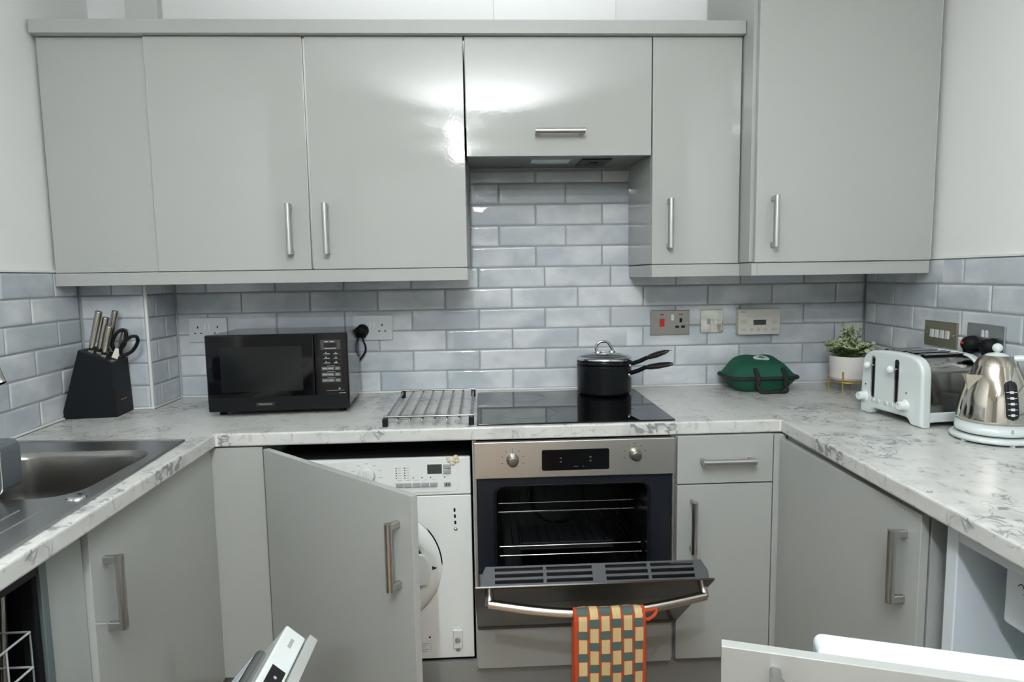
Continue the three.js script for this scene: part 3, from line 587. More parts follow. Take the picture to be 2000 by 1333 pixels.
  const dm = []; for (const [x, y] of [[0.614, -0.0955], [0.614, -0.107], [0.701, -0.0945], [0.701, -0.106]]) dm.push(bx(x - 0.003, x + 0.003, y - 0.002, y + 0.002, zf + 0.002, zf + 0.0023, 0)); dm.push(bx(0.651, 0.665, -0.1225, -0.1205, zf + 0.002, zf + 0.0023, 0), bx(0.679, 0.683, -0.1232, -0.1202, zf + 0.002, zf + 0.0023, 0)); mesh('display_marks', dm, std('#4a4c48', 0.5), ds);
  // door, hinged at the bottom
  const d = sub('door', o); d.position.set(0, -0.601, 0.628); d.rotation.x = 48 * Math.PI / 180; const L = 0.432;
  const gs = roundRect(x1 - x0, L, 0.003, (x0 + x1) / 2, L / 2);
  mesh('outer_glass', at(plate(gs, 0.005, 0.0008, 2), 0, 0, 0.002), std('#2b2a27', 0.06), d);
  mesh('window', at(plate(roundRect(0.435, 0.235, 0.004, 0.655, 0.168), 0.0006, 0), 0, 0, 0.0069), std('#4a4a46', 0.1), d);
  mesh('bottom_rail', bx(x0 + 0.002, x1 - 0.002, 0.0, 0.03, 0.0072, 0.0086, 0.0004), M.ovenGrey, d);
  mesh('energy_sticker', bx(0.80, 0.862, 0.09, 0.175, 0.0072, 0.0076, 0), std('#3c84ad', 0.35), d);
  mesh('inner_glass', bx(x0 + 0.03, x1 - 0.03, 0.02, L - 0.045, -0.038, -0.034, 0.001), M.blackGloss, d);
  mesh('side_rail', bx(x0 + 0.012, x0 + 0.03, 0.01, L - 0.03, -0.036, 0.0015, 0.002), M.ovenGrey, d);
  mesh('side_rail', bx(x1 - 0.03, x1 - 0.012, 0.01, L - 0.03, -0.036, 0.0015, 0.002), M.ovenGrey, d);
  { // ventilation grille along the top of the door
    const g = sub('vent_grille', d), a = x0 + 0.028, b = x1 - 0.022, y = L - 0.012;
    const ps = new THREE.Shape(); ps.moveTo(a - 0.012, 0.0); ps.lineTo(b + 0.012, 0.0); ps.lineTo(b + 0.012, -0.022); ps.lineTo(b, -0.048); ps.lineTo(a, -0.048); ps.lineTo(a - 0.012, -0.022); ps.lineTo(a - 0.012, 0);
    const cols = [[a + 0.022, a + 0.143], [a + 0.150, a + 0.266], [a + 0.298, a + 0.405], [a + 0.412, a + 0.522]], rows = [[-0.0435, -0.0345], [-0.0295, -0.0195], [-0.0145, -0.0045]];
    for (const [p, q] of cols) for (const [r, t] of rows) { const h = new THREE.Path(); h.moveTo(p, r); h.lineTo(p, t); h.lineTo(q, t); h.lineTo(q, r); h.lineTo(p, r); ps.holes.push(h); }
    const pg = plate(ps, 0.006, 0.0006, 1); pg.rotateX(Math.PI / 2); pg.scale(1, 1, 1); pg.translate(0, 0, 0);
    mesh('slotted_cover', at(pg, 0, y + 0.004, 0.001), M.ovenGrey, g);
    mesh('backing', bx(a - 0.006, b + 0.006, y - 0.03, y - 0.018, -0.046, 0.001, 0.001), M.blackMatt, g);
  }
  // bowed bar handle
  const hp = []; for (let i = 0; i <= 16; i++) { const t = i / 16; hp.push([lerp(0.394, 0.938, t), L - 0.052, 0.030 + 0.032 * Math.sin(Math.PI * t)]); }
  const hs = new THREE.Shape(); hs.absellipse(0, 0, 0.0095, 0.0055, 0, Math.PI * 2);
  const hg = new THREE.TubeGeometry(new THREE.CatmullRomCurve3(hp.map(p => new THREE.Vector3(...p))), 48, 0.0115, 14); 
  mesh('handle', [hg, rod([0.396, L - 0.052, 0.004], [0.396, L - 0.052, 0.034], 0.0105, 12), rod([0.936, L - 0.052, 0.004], [0.936, L - 0.052, 0.034], 0.0105, 12)], std('#cfcac2', 0.22, 1), d);
}

// ---------------------------------------------------------------- fridge
{
  const f = thing('fridge', 'white under-counter fridge standing open beside the right run', 'fridge', [1.29, H, 1.280], -Math.PI / 2);   // local x towards the camera, z towards the aisle
  const w = 0.575, y0 = BB - 0.005, y1 = -0.05, zb = -0.30, t = 0.03;
  mesh('cabinet', [bx(0, t, y0, y1, zb, 0, 0.003), bx(w - t, w, y0, y1, zb, 0, 0.003), bx(t, w - t, y1 - t, y1, zb, 0, 0.003), bx(t, w - t, y0, y0 + t, zb, 0, 0.003), bx(t, w - t, y0 + t, y1 - t, zb, zb + t, 0.003)], M.liner, f);
  const ib = mesh('ice_box', [at(plate(roundRect(w - 2 * t - 0.06, 0.13, 0.008), 0.012, 0.003, 2), w / 2 + 0.012, -0.152, -0.075), bx(t + 0.05, w - t - 0.012, -0.212, -0.088, -0.26, -0.075, 0.004)], M.liner, f);
  const cur = []; const sc = [[0, 0], [0.006, 0.006], [0.012, -0.002], [0.016, 0.008], [0.02, 0.0], [0.026, 0.007], [0.03, 0], [0.036, 0.005], [0.042, -0.002]]; mesh('logo', [tube(sc.map(([x, y]) => [t + 0.05 + 0.02 + x * 1.3, -0.135 + y, -0.0625]), 0.0008, 60, 5), tube([[0.11, -0.146, -0.0625], [0.15, -0.149, -0.0625]], 0.0005, 4, 5)], M.darkPlastic, ib);
  for (const y of [-0.36, -0.54]) mesh('shelf', bx(t + 0.002, w - t - 0.002, y, y + 0.005, zb + t, -0.05, 0.001), new THREE.MeshPhysicalMaterial({ color: '#e6f2f2', roughness: 0.05, transmission: 1, thickness: 0 }), f);
  // door, hinged near the camera and swung across the aisle
  const d = sub('door', f); d.position.set(0.575, 0, 0.024); d.rotation.y = Math.PI / 2 - Math.atan2(0.119, 0.341) - 0.0;
  // local of door: x negative = from hinge to free end
  mesh('front_panel', metreUV(bx(-0.600, -0.002, y0 + 0.006, y1 + 0.006, 0.0, 0.018, 0.0014)), M.door, d);
  mesh('inner_door', bx(-0.482, -0.012, y0 + 0.012, y1 + 0.008, -0.052, -0.0005, 0.012, 4), M.liner, d);
  handle(d, -0.535, -0.14, 0.018);
}
// ---------------------------------------------------------------- on the worktop
{ // knife block
  const k = thing('knife_block', 'slanted matt black wooden knife block in the tiled corner', 'knife block', [-0.965, H + 0.0005, 0.3545], 0.10);
  // local x along its long side, z = 0 near face, block goes to z = -0.115
  const s = new THREE.Shape(); s.moveTo(0.0, 0.0); s.lineTo(0.168, 0.0); s.lineTo(0.162, 0.180); s.lineTo(0.066, 0.222); s.lineTo(0, 0);
  mesh('block', at(plate(s, 0.125, 0.002, 2), 0, 0, -0.126), std('#14171a', 0.5, 0, { specularIntensity: 0.35 }), k);
  const gold = []; for (let i = 0; i < 9; i++) gold.push(bx(0.1668, 0.1674, 0.049 + (i % 3) * 0.0005, 0.0525 - (i % 2) * 0.0012, -0.043 - i * 0.005, -0.0395 - i * 0.005, 0)); mesh('gold_lettering', gold, std('#a5814a', 0.5), k);
}
{ // knives standing in the block, lean along its axis
  const lean = new THREE.Euler(0, 0.10, -0.30);
  const spots = [[0.090, -0.028, 0.142], [0.106, -0.044, 0.128], [0.112, -0.086, 0.15], [0.126, -0.030, 0.108], [0.143, -0.102, 0.100]];
  const labels = ['steel kitchen knife with a long round handle, leftmost in the black block', 'steel kitchen knife with a round handle, second from the tiled wall', 'steel kitchen knife with a tapered handle at the rear of the black block', 'steel kitchen knife with a short flared handle beside the scissors', 'small steel knife behind the black scissors in the block'];
  spots.forEach(([x, z, len], i) => {
    const c = Math.cos(0.10), s = Math.sin(0.10), yTop = 0.222 - (x - 0.066) * 0.4375;
    const n = thing('knife', labels[i], 'knife', [-0.965 + x * c + z * s, H + yTop - 0.004, 0.3545 - x * s + z * c], 0, 'knives in the black block'); n.rotation.copy(lean);
    n.rotation.set(0, 0.10, -0.26, 'YXZ');
    mesh('handle', [lathe([[0, 0.012], [0.0065, 0.012], [0.0085, 0.03], [0.0098, len * 0.6], [0.0105, len - 0.004], [0.0095, len], [0, len]], 20)], std('#bab4ab', 0.26, 1), n);
    mesh('blade', bx(-0.007, 0.007, -0.03, 0.014, -0.001, 0.001, 0.0004), M.steel, n);
  });
  const sc = thing('scissors', 'black-handled kitchen scissors in the knife block', 'scissors', [-0.818, H + 0.188, 0.292], 0); sc.rotation.set(0, 0.45, -0.42, 'YXZ');
  const loop = (cx) => tube([[cx, 0.03, 0], [cx - 0.017, 0.055, 0], [cx - 0.014, 0.09, 0], [cx, 0.104, 0], [cx + 0.014, 0.09, 0], [cx + 0.017, 0.055, 0]], 0.0055, 48, 8, true);
  mesh('handle', [at(loop(0), -0.004, -0.008, -0.012, -0.1, 0, 0.05)], M.black, sc); mesh('handle', [at(loop(0), 0.010, -0.010, 0.010, 0.1, 0, -0.22)], M.black, sc);
  mesh('blade', bx(-0.009, 0.009, 0.0, 0.034, -0.0012, 0.0012, 0.0005), M.steel, sc);
}
{ // microwave
  const m = thing('microwave', 'black microwave oven on the worktop under the wide wall cupboard', 'microwave', [-0.4895, H, 0.378], 0.05);
  const W = 0.444, y0 = 0.016, y1 = 0.264;
  mesh('casing', bx(0.004, W - 0.004, y0 + 0.003, y1 - 0.002, -0.30, -0.026, 0.004), std('#101213', 0.14), m);
  mesh('door', bx(0, 0.338, y0, y1, -0.0255, 0, 0.005, 3), M.blackGloss, m);
  mesh('control_panel', bx(0.3385, W, y0, y1, -0.0255, 0, 0.005, 3), M.blackGloss, m);
  mesh('window', at(plate(roundRect(0.255, 0.145, 0.006), 0.0008, 0), 0.172, 0.152, 0), std('#101314', 0.16), m);
  mesh('lower_bar', bx(0.004, W - 0.004, y0 + 0.003, y0 + 0.046, 0, 0.0016, 0.0006), std('#141718', 0.35, 0, { specularIntensity: 0.3 }), m);
  mesh('side_trim', bx(W - 0.0025, W + 0.001, y0 + 0.004, y1 - 0.006, -0.020, -0.004, 0.001), std('#55595a', 0.25, 0.8), m);
  const panel = canvasTex(200, 400, (c, w, h) => {
    c.fillStyle = '#0a0b0c'; c.fillRect(0, 0, w, h); c.fillStyle = '#3f3d3f'; c.fillRect(12, 6, 172, 84); c.fillStyle = '#0e0f10'; c.fillRect(40, 32, 112, 38);
    c.fillStyle = '#b9bcbc'; c.fillRect(46, 18, 34, 6); c.fillRect(92, 18, 40, 6); c.fillRect(44, 76, 100, 5);
    for (let r = 0; r < 3; r++) for (const x of [36, 122]) { const y = 112 + r * 40; c.fillStyle = '#c6c9c9'; c.fillRect(x + 16, y, 8, 8); c.fillRect(x, y + 12, x < 100 ? 52 : 36, 4); c.fillStyle = '#5a5d5e'; c.fillRect(x - 10, y + 22, 74, 2); }
    for (let r = 0; r < 3; r++) { const y = 240 + r * 52; c.fillStyle = '#8e9192'; c.fillRect(60, y - 10, 70, 4); c.fillStyle = '#5c6061'; c.fillRect(14, y, 108, 30); c.fillRect(128, y, 48, 30); c.fillStyle = '#a9acac'; c.fillRect(24, y + 12, 36, 5); c.fillRect(72, y + 12, 40, 5); c.fillRect(140, y + 12, 22, 5); }
  });
  mesh('key_panel', at(new THREE.PlaneGeometry(0.073, 0.149), 0.3915, 0.169, 0.0012), new THREE.MeshPhysicalMaterial({ map: panel, roughness: 0.2 }), m);
  mesh('start_key', [at(cyl(0.003, 0.003, 0.0008, 14), 0.414, 0.082, 0.0006, Math.PI / 2)], M.bar, m);
  mesh('lettering', [bx(0.412, 0.433, 0.0665, 0.068, 0.0003, 0.0008, 0), bx(0.372, 0.43, 0.0755, 0.0762, 0.0003, 0.0008, 0)], M.greyPlastic, m);
  const brand = canvasTex(256, 48, (c, w, h) => { c.fillStyle = '#171a1b'; c.fillRect(0, 0, w, h); c.fillStyle = '#8d9192'; c.font = 'bold 38px sans-serif'; c.textAlign = 'center'; c.textBaseline = 'middle'; c.fillText('Panasonic', w / 2, h / 2); });
  mesh('brand_print', at(new THREE.PlaneGeometry(0.058, 0.0105), 0.178, 0.0385, 0.0019), new THREE.MeshPhysicalMaterial({ map: brand, roughness: 0.4 }), m);
  mesh('foot', [[0.03, -0.05], [W - 0.03, -0.05], [0.03, -0.27], [W - 0.03, -0.27]].map(([x, z]) => at(cyl(0.011, 0.012, 0.0205, 16), x, 0.0105, z)), M.blackMatt, m);
}
{ // hob
  const h = thing('hob', 'black glass hob set on the worktop in front of the tiles', 'hob', [0, H, 0]);
  const s = roundRect(0.592, 0.520, 0.006, 0.6655, -0.331); const g = plate(s, 0.0045, 0.0012, 2); g.rotateX(-Math.PI / 2); mesh('glass', at(g, 0, 0.0006, 0), M.hobGlass, h);
  const ringG = (x, z, r) => { const q = new THREE.Shape(); q.absarc(0, 0, r, 0, 7, false); const hh = new THREE.Path(); hh.absarc(0, 0, r - 0.0012, 0, 7, true); q.holes.push(hh); const p = plate(q, 0.0002, 0, 1, 40); p.rotateX(-Math.PI / 2); return at(p, x, 0.0051, z); };
  for (const [x, z, r] of [[0.53, 0.19, 0.08], [0.53, 0.44, 0.095], [0.80, 0.44, 0.075], [0.81, 0.165, 0.095]]) mesh('cooking_zone', ringG(x, z, r), std('#0d0f11', 0.2), h);
}
{ // trivet
  const t = thing('trivet', 'flat steel rod trivet with black corner feet left of the hob', 'trivet', [0, H, 0]);
  const za = 0.118, zb = 0.560, xa = 0.100, xb = 0.354, y = 0.021;
  const barM = std('#8d8d8b', 0.25, 1); mesh('cross_bar', rod([xa - 0.006, y + 0.006, za], [xb + 0.006, y + 0.006, za], 0.0035, 10), barM, t);
  mesh('cross_bar', rod([xa - 0.006, y + 0.006, zb], [xb + 0.006, y + 0.006, zb], 0.0035, 10), barM, t);
  for (let i = 0; i < 8; i++) { const x = xa + (xb - xa) * i / 7, e = i === 0 || i === 7 ? 0.012 : 0.026; const b = mesh('rod', rod([x, y, za - 0.004], [x, y, zb + e], 0.0037, 10), barM, t); mesh('rod_end', at(new THREE.SphereGeometry(0.0037, 10, 6), x, y, zb + e), M.chrome, b); }
  for (const [x, z] of [[xa, za], [xb, za], [xa, zb + 0.008], [xb, zb + 0.008]]) mesh('foot', bx(x - 0.008, x + 0.008, 0.0005, 0.024, z - 0.007, z + 0.009, 0.002), M.darkPlastic, t);
}
{ // saucepans
  const pc = [0.833, 0.140], y0 = H + 0.0055;
  const p = thing('saucepan', 'black saucepan with a steel-ended handle standing on the hob', 'saucepan', [pc[0], y0, pc[1]]);
  const R = 0.098;
  mesh('body', lathe([[0, 0.0015], [R - 0.014, 0.0015], [R - 0.006, 0.004], [R, 0.014], [R + 0.0005, 0.105], [R + 0.002, 0.108], [R - 0.002, 0.108], [R - 0.003, 0.02], [R - 0.012, 0.006], [0, 0.005]], 64), std('#121517', 0.3, 0, { side: THREE.DoubleSide, specularIntensity: 0.4 }), p);
  const arm = (pp, y, d, len, rise) => {           // handle leaving the rim along direction angle d
    const c = Math.cos(d), s = -Math.sin(d), q = (r, h) => [c * r, y + h, s * r];
    const g = tube([q(R - 0.004, 0), q(R + 0.03, 0.012), q(R + 0.06, 0.027)], 0.0078, 20, 10); 
    const grip = lathe([[0, 0], [0.007, 0.002], [0.0115, 0.02], [0.013, 0.05], [0.0095, 0.085], [0.005, 0.1], [0, 0.102]], 16); grip.scale(0.75, len / 0.102, 1);
    grip.applyQuaternion(new THREE.Quaternion().setFromUnitVectors(new THREE.Vector3(0, 1, 0), new THREE.Vector3(c, rise, s).normalize()));
    const P = q(R + 0.056, 0.0255); grip.translate(...P);
    const hd = mesh('handle', [g], M.black, pp); mesh('grip', grip, std('#241f1d', 0.2, 0.3), hd);
    const E = [P[0] + c * len * 0.98, P[1] + rise * len * 0.98, P[2] + s * len * 0.98];
    mesh('end_ring', at(new THREE.TorusGeometry(0.005, 0.0018, 8, 16), ...E, Math.PI / 2.4, 0, 0), M.chrome, hd);
    mesh('rivet_plate', at(new THREE.SphereGeometry(0.0095, 16, 10), ...q(R - 0.002, -0.004)), M.chrome, hd); return hd;
  };
  arm(p, 0.078, -0.60, 0.106, 0.19);
  const p2 = thing('saucepan', 'second black saucepan nested in the first, under the glass lid', 'saucepan', [pc[0], y0 + 0.028, pc[1]]);
  mesh('body', lathe([[0, 0.0], [R - 0.02, 0.0], [R - 0.009, 0.006], [R - 0.006, 0.02], [R - 0.006, 0.082], [R + 0.001, 0.0835], [R + 0.001, 0.094], [R - 0.003, 0.095], [R - 0.0075, 0.093], [R - 0.009, 0.02], [0, 0.004]], 64), std('#131618', 0.3, 0, { side: THREE.DoubleSide, specularIntensity: 0.4 }), p2);
  arm(p2, 0.082, -0.50, 0.086, 0.36);
  const l = sub('lid', p2); l.position.y = 0.0965; l.userData.label = 'domed glass lid with a steel rim and loop handle';
  mesh('rim', lathe([[R - 0.008, 0.0], [R + 0.001, 0.0], [R + 0.003, 0.005], [R + 0.001, 0.0115], [R - 0.006, 0.013], [R - 0.010, 0.009], [R - 0.008, 0.0]], 64), M.chrome, l);
  mesh('glass', lathe([[0.012, 0.027], [0.04, 0.025], [0.07, 0.019], [R - 0.009, 0.011]], 48), M.clear, l);
  const hb = mesh('loop_handle', [tube([[-0.025, 0.026, 0], [-0.03, 0.048, 0], [-0.012, 0.064, 0], [0.012, 0.062, 0], [0.026, 0.044, 0], [0.032, 0.032, 0]], 0.0052, 40, 10), at(cyl(0.014, 0.016, 0.005, 24), -0.023, 0.027, 0), at(cyl(0.012, 0.014, 0.005, 24), 0.028, 0.028, 0)], M.chrome, l);
}
{ // oven glove over the door handle
  const th = 48 * Math.PI / 180, L = 0.432, hy = L - 0.052, hz = 0.0645;
  const cy = -0.601 + hy * Math.cos(th) - hz * Math.sin(th), cz = 0.628 + hy * Math.sin(th) + hz * Math.cos(th);
  const g = thing('oven_glove', 'double oven glove with cream and green basket-weave print and orange binding', 'oven glove', [0.688, H + cy, cz]);
  const weave = canvasTex(512, 1050, (c, w, h) => {
    c.fillStyle = '#a5431f'; c.fillRect(0, 0, w, h); const cw = w / 6, ch = 175;
    for (let i = -1; i < 7; i++) for (let j = -1; j < 9; j++) { const x = i * cw + cw * 0.1, y = j * ch + (i % 2 ? ch / 2 : 0); c.fillStyle = '#4b5b55'; c.fillRect(x - cw * 0.02, y + ch * 0.64, cw * 1.02, ch * 0.345); c.fillStyle = '#cbb685'; c.fillRect(x + cw * 0.13, y + ch * 0.015, cw * 0.72, ch * 0.61); c.fillStyle = 'rgba(150,110,60,0.25)'; for (let k = 0; k < 5; k++) c.fillRect(x + cw * (0.18 + k * 0.13), y + ch * 0.02, cw * 0.03, ch * 0.6); }
  });
  weave.wrapS = weave.wrapT = THREE.RepeatWrapping; const wm = new THREE.MeshPhysicalMaterial({ map: weave, roughness: 0.95 }), om = std('#b2421d', 0.9);
  // profile in (z, y): behind, over the bar, down in front
  const prof = [[-0.020, -0.30], [-0.019, -0.15], [-0.0165, -0.03], [-0.0125, 0.0], [-0.006, 0.0125], [0.004, 0.0145], [0.0135, 0.008], [0.0175, -0.01], [0.020, -0.06], [0.021, -0.12], [0.019, -0.18], [0.018, -0.24], [0.020, -0.30], [0.022, -0.36]];
  const w = 0.166, nx = 14, curve = new THREE.CatmullRomCurve3(prof.map(([z, y]) => new THREE.Vector3(0, y, z))), np = 60;
  const sheet = (off, xa, xb, mat, name, bulge) => {
    const pos = [], uv = [], idx = [];
    for (let j = 0; j <= np; j++) { const p = curve.getPointAt(j / np), t = curve.getTangentAt(j / np); const ny = -t.z, nz = t.y; // outward normal
      for (let i = 0; i <= nx; i++) { const u = i / nx, x = lerp(xa, xb, u); const e = off * (1 + bulge * Math.sin(Math.PI * u)) + (bulge ? 0.0012 * Math.sin(u * 9 + p.y * 30) : 0); pos.push(x, p.y - ny * -e * -1, p.z - nz * e); uv.push((x + w / 2) / w, -(j / np) * curve.getLength() / (w * 1050 / 512)); } }
    for (let j = 0; j < np; j++) for (let i = 0; i < nx; i++) { const a = j * (nx + 1) + i; idx.push(a, a + 1, a + nx + 2, a, a + nx + 2, a + nx + 1); }
    const q = new THREE.BufferGeometry(); q.setAttribute('position', new THREE.Float32BufferAttribute(pos, 3)); q.setAttribute('uv', new THREE.Float32BufferAttribute(uv, 2)); q.setIndex(idx); q.computeVertexNormals(); return mesh(name, q, mat, g);
  };
  wm.side = THREE.DoubleSide; om.side = THREE.DoubleSide;
  sheet(0.0035, -w / 2, w / 2, wm, 'cloth', 0.6); sheet(-0.0012, -w / 2, w / 2, wm, 'lining', 0);
  for (const s of [-1, 1]) mesh('binding', new THREE.TubeGeometry(new THREE.CatmullRomCurve3(curve.getPoints(40).map(p => new THREE.Vector3(s * (w / 2 + 0.001), p.y, p.z + 0.0005))), 80, 0.0052, 8), om, g);
  mesh('binding', bx(-w / 2, w / 2, -0.205, -0.188, 0.022, 0.030, 0.003), om, g);
  mesh('hanging_loop', tube([[w / 2 - 0.004, 0.006, 0.012], [w / 2 + 0.02, 0.012, 0.010], [w / 2 + 0.034, 0.010, 0.008], [w / 2 + 0.026, 0.0, 0.016], [w / 2 + 0.008, -0.008, 0.018]], 0.0042, 40, 8, true), om, g);
}
{ // first aid bag
  const b = thing('first_aid_bag', 'green zipped first aid bag with black straps and a white emblem', 'bag', [1.418, H + 0.001, 0.108], 0.0);
  const hw = 0.127, hd = 0.084;
  const shell = (sgn) => { // upper (+1) or lower (-1) half
    const g = new THREE.PlaneGeometry(2, 2, 40, 28), p = g.attributes.position, mid = 0.052;
    for (let i = 0; i < p.count; i++) {
      const a = p.getX(i), c = p.getY(i), ed = Math.max(Math.abs(a), Math.abs(c));
      // plan: superellipse so that the corners are rounded
      const k = 1 / Math.pow(Math.pow(Math.abs(a) / (ed || 1), 6) + Math.pow(Math.abs(c) / (ed || 1), 6), 1 / 6), x = ed ? a * k : 0, z = ed ? c * k : 0;
      const t = sgn > 0 ? smooth(0, 0.42, 1 - ed) * 0.93 + 0.07 * clamp01(1.6 * (1 - ed)) : smooth(0, 0.30, 1 - ed), hgt = sgn > 0 ? 0.060 : 0.050, fold = 0.0016 * Math.sin(x * 9 + z * 4) * t;
      p.setXYZ(i, x * hw * (sgn > 0 ? 1 : 1 - 0.13 * t), mid + sgn * (0.003 + hgt * Math.pow(t, sgn > 0 ? 0.75 : 0.7)) * (sgn > 0 ? (1 - 0.18 * x * x) : 1) + (sgn > 0 ? fold - 0.018 * z * t : 0), z * hd * (sgn > 0 ? 1 - 0.1 * t : 1 - 0.12 * t));
    }
    g.computeVertexNormals(); return g;
  };
  const gm = std('#084d39', 0.75, 0, { side: THREE.DoubleSide, sheen: 0.3, sheenRoughness: 0.5 });
  mesh('lid', shell(1), gm, b); mesh('base', shell(-1), gm, b);
  const ring = []; for (let i = 0; i < 64; i++) { const a = i / 64 * Math.PI * 2, ca = Math.cos(a), sa = Math.sin(a), k = 1 / Math.pow(Math.pow(Math.abs(ca), 6) + Math.pow(Math.abs(sa), 6), 1 / 6); ring.push([ca * k * hw, 0.052, sa * k * hd]); }
  mesh('zip', tube(ring, 0.0068, 120, 8, true), M.webbing, b);
  for (const x of [-0.035, 0.068]) mesh('strap', tube([[x, 0.082, hd * 0.70], [x, 0.068, hd * 0.93], [x, 0.054, hd + 0.006], [x, 0.035, hd + 0.002], [x, 0.018, hd * 0.93]], 0.0098, 24, 6), M.webbing, b);
  mesh('carry_handle', tube([[-0.036, 0.03, hd + 0.002], [-0.028, 0.006, hd + 0.017], [0.02, 0.0065, hd + 0.022], [0.066, 0.0065, hd + 0.014], [0.069, 0.032, hd + 0.002]], 0.0062, 40, 8), M.webbing, b);
  // emblem on the lid: white disc with a green cross
  const em = sub('emblem', b); em.position.set(0.016, 0.1172, -0.006); em.rotation.x = 0.21;
  mesh('disc', at(lathe([[0, 0.0012], [0.024, 0.0010], [0.029, -0.002]], 36), 0, 0, 0), std('#c9d6d2', 0.6), em);
  mesh('cross', [bx(-0.013, 0.013, 0.0011, 0.0017, -0.004, 0.004, 0), bx(-0.004, 0.004, 0.0011, 0.0017, -0.013, 0.013, 0)], std('#3f7f69', 0.7), em);
}
{ // planter
  const p = thing('planter', 'small white ribbed pot on a gold wire stand in the right corner', 'planter', [1.716, H, 0.192]);
  const R = 0.0625;
  mesh('pot', lathe([[0, 0.042], [R - 0.012, 0.042], [R - 0.003, 0.047], [R - 0.001, 0.055], ...[0, 1, 2, 3, 4].flatMap(i => [[R + 0.0012, 0.058 + i * 0.007], [R - 0.0022, 0.0615 + i * 0.007]]), [R, 0.096], [R, 0.130], [R - 0.002, 0.132], [R - 0.005, 0.130], [R - 0.005, 0.11], [0, 0.11]], 56), M.ceramic, p);
  mesh('stand', [...[2.33, 0.76, 3.95, 5.5].flatMap(a => { const c = Math.cos(a), s = Math.sin(a); return [rod([c * (R + 0.003), 0.078, s * (R + 0.003)], [c * (R + 0.001), 0.001, s * (R + 0.001)], 0.0028, 8), rod([c * (R + 0.001), 0.040, s * (R + 0.001)], [0, 0.040, 0], 0.0024, 6)]; }), at(new THREE.TorusGeometry(R + 0.002, 0.002, 6, 48), 0, 0.040, 0, Math.PI / 2)], M.gold, p);
  mesh('soil', at(cyl(R - 0.006, R - 0.006, 0.004, 32), 0, 0.112, 0), std('#2c2a22', 0.95), p);
  const pl = thing('potted_plant', 'bushy small-leaved green plant growing in the white ribbed pot', 'plant', [1.716, H + 0.1145, 0.192]);
  const leaf = () => { const g = new THREE.BufferGeometry(); const l = rr(0.012, 0.019), w = l * 0.46; g.setAttribute('position', new THREE.Float32BufferAttribute([0, 0, 0, w, l * 0.5, 0.0015, 0, l * 0.55, -0.001, 0, 0, 0, 0, l * 0.55, -0.001, -w, l * 0.5, 0.0015, w, l * 0.5, 0.0015, 0, l, 0.001, 0, l * 0.55, -0.001, 0, l * 0.55, -0.001, 0, l, 0.001, -w, l * 0.5, 0.0015], 3)); g.computeVertexNormals(); return g; };
  const tones = [[], [], []], stems = [];
  for (let i = 0; i < 78; i++) {
    const a = rr(0, Math.PI * 2), out = Math.sqrt(rnd()) * 0.074, tall = i < 8 ? rr(0.10, 0.128) : rr(0.05, 0.096) * (1 - out * out * 75);
    const base = [Math.cos(a) * out * 0.35, 0.002, Math.sin(a) * out * 0.35], tip = [Math.cos(a) * out * (i < 8 ? 0.5 : 1.1), Math.max(0.022, tall), Math.sin(a) * out * (i < 8 ? 0.5 : 1.1)];
    const mid = [(base[0] + tip[0]) / 2 * 0.8, tip[1] * 0.6, (base[2] + tip[2]) / 2 * 0.8]; stems.push(tube([base, mid, tip], 0.0011, 8, 4));
    const cv = new THREE.CatmullRomCurve3([base, mid, tip].map(q => new THREE.Vector3(...q)));
    for (let k = 0; k < 20; k++) { const t = 0.25 + 0.75 * k / 19, q = cv.getPointAt(t); const g = leaf(); g.applyMatrix4(new THREE.Matrix4().compose(new THREE.Vector3(q.x, q.y, q.z), new THREE.Quaternion().setFromEuler(new THREE.Euler(rr(0.3, 1.4), k * 2.4 + a, rr(-0.3, 0.3), 'YXZ')), new THREE.Vector3(1, 1, 1))); tones[(k > 14 ? 2 : (i + k) % 2)].push(g); }
  }
  mesh('stems', stems, std('#4a5a30', 0.8), pl);
  ['#5d7144', '#82945f', '#b6c29a'].forEach((c, i) => { const f = mesh('foliage', tones[i], std(c, 0.6, 0, { side: THREE.DoubleSide }), pl); f.userData.kind = 'stuff'; });
}
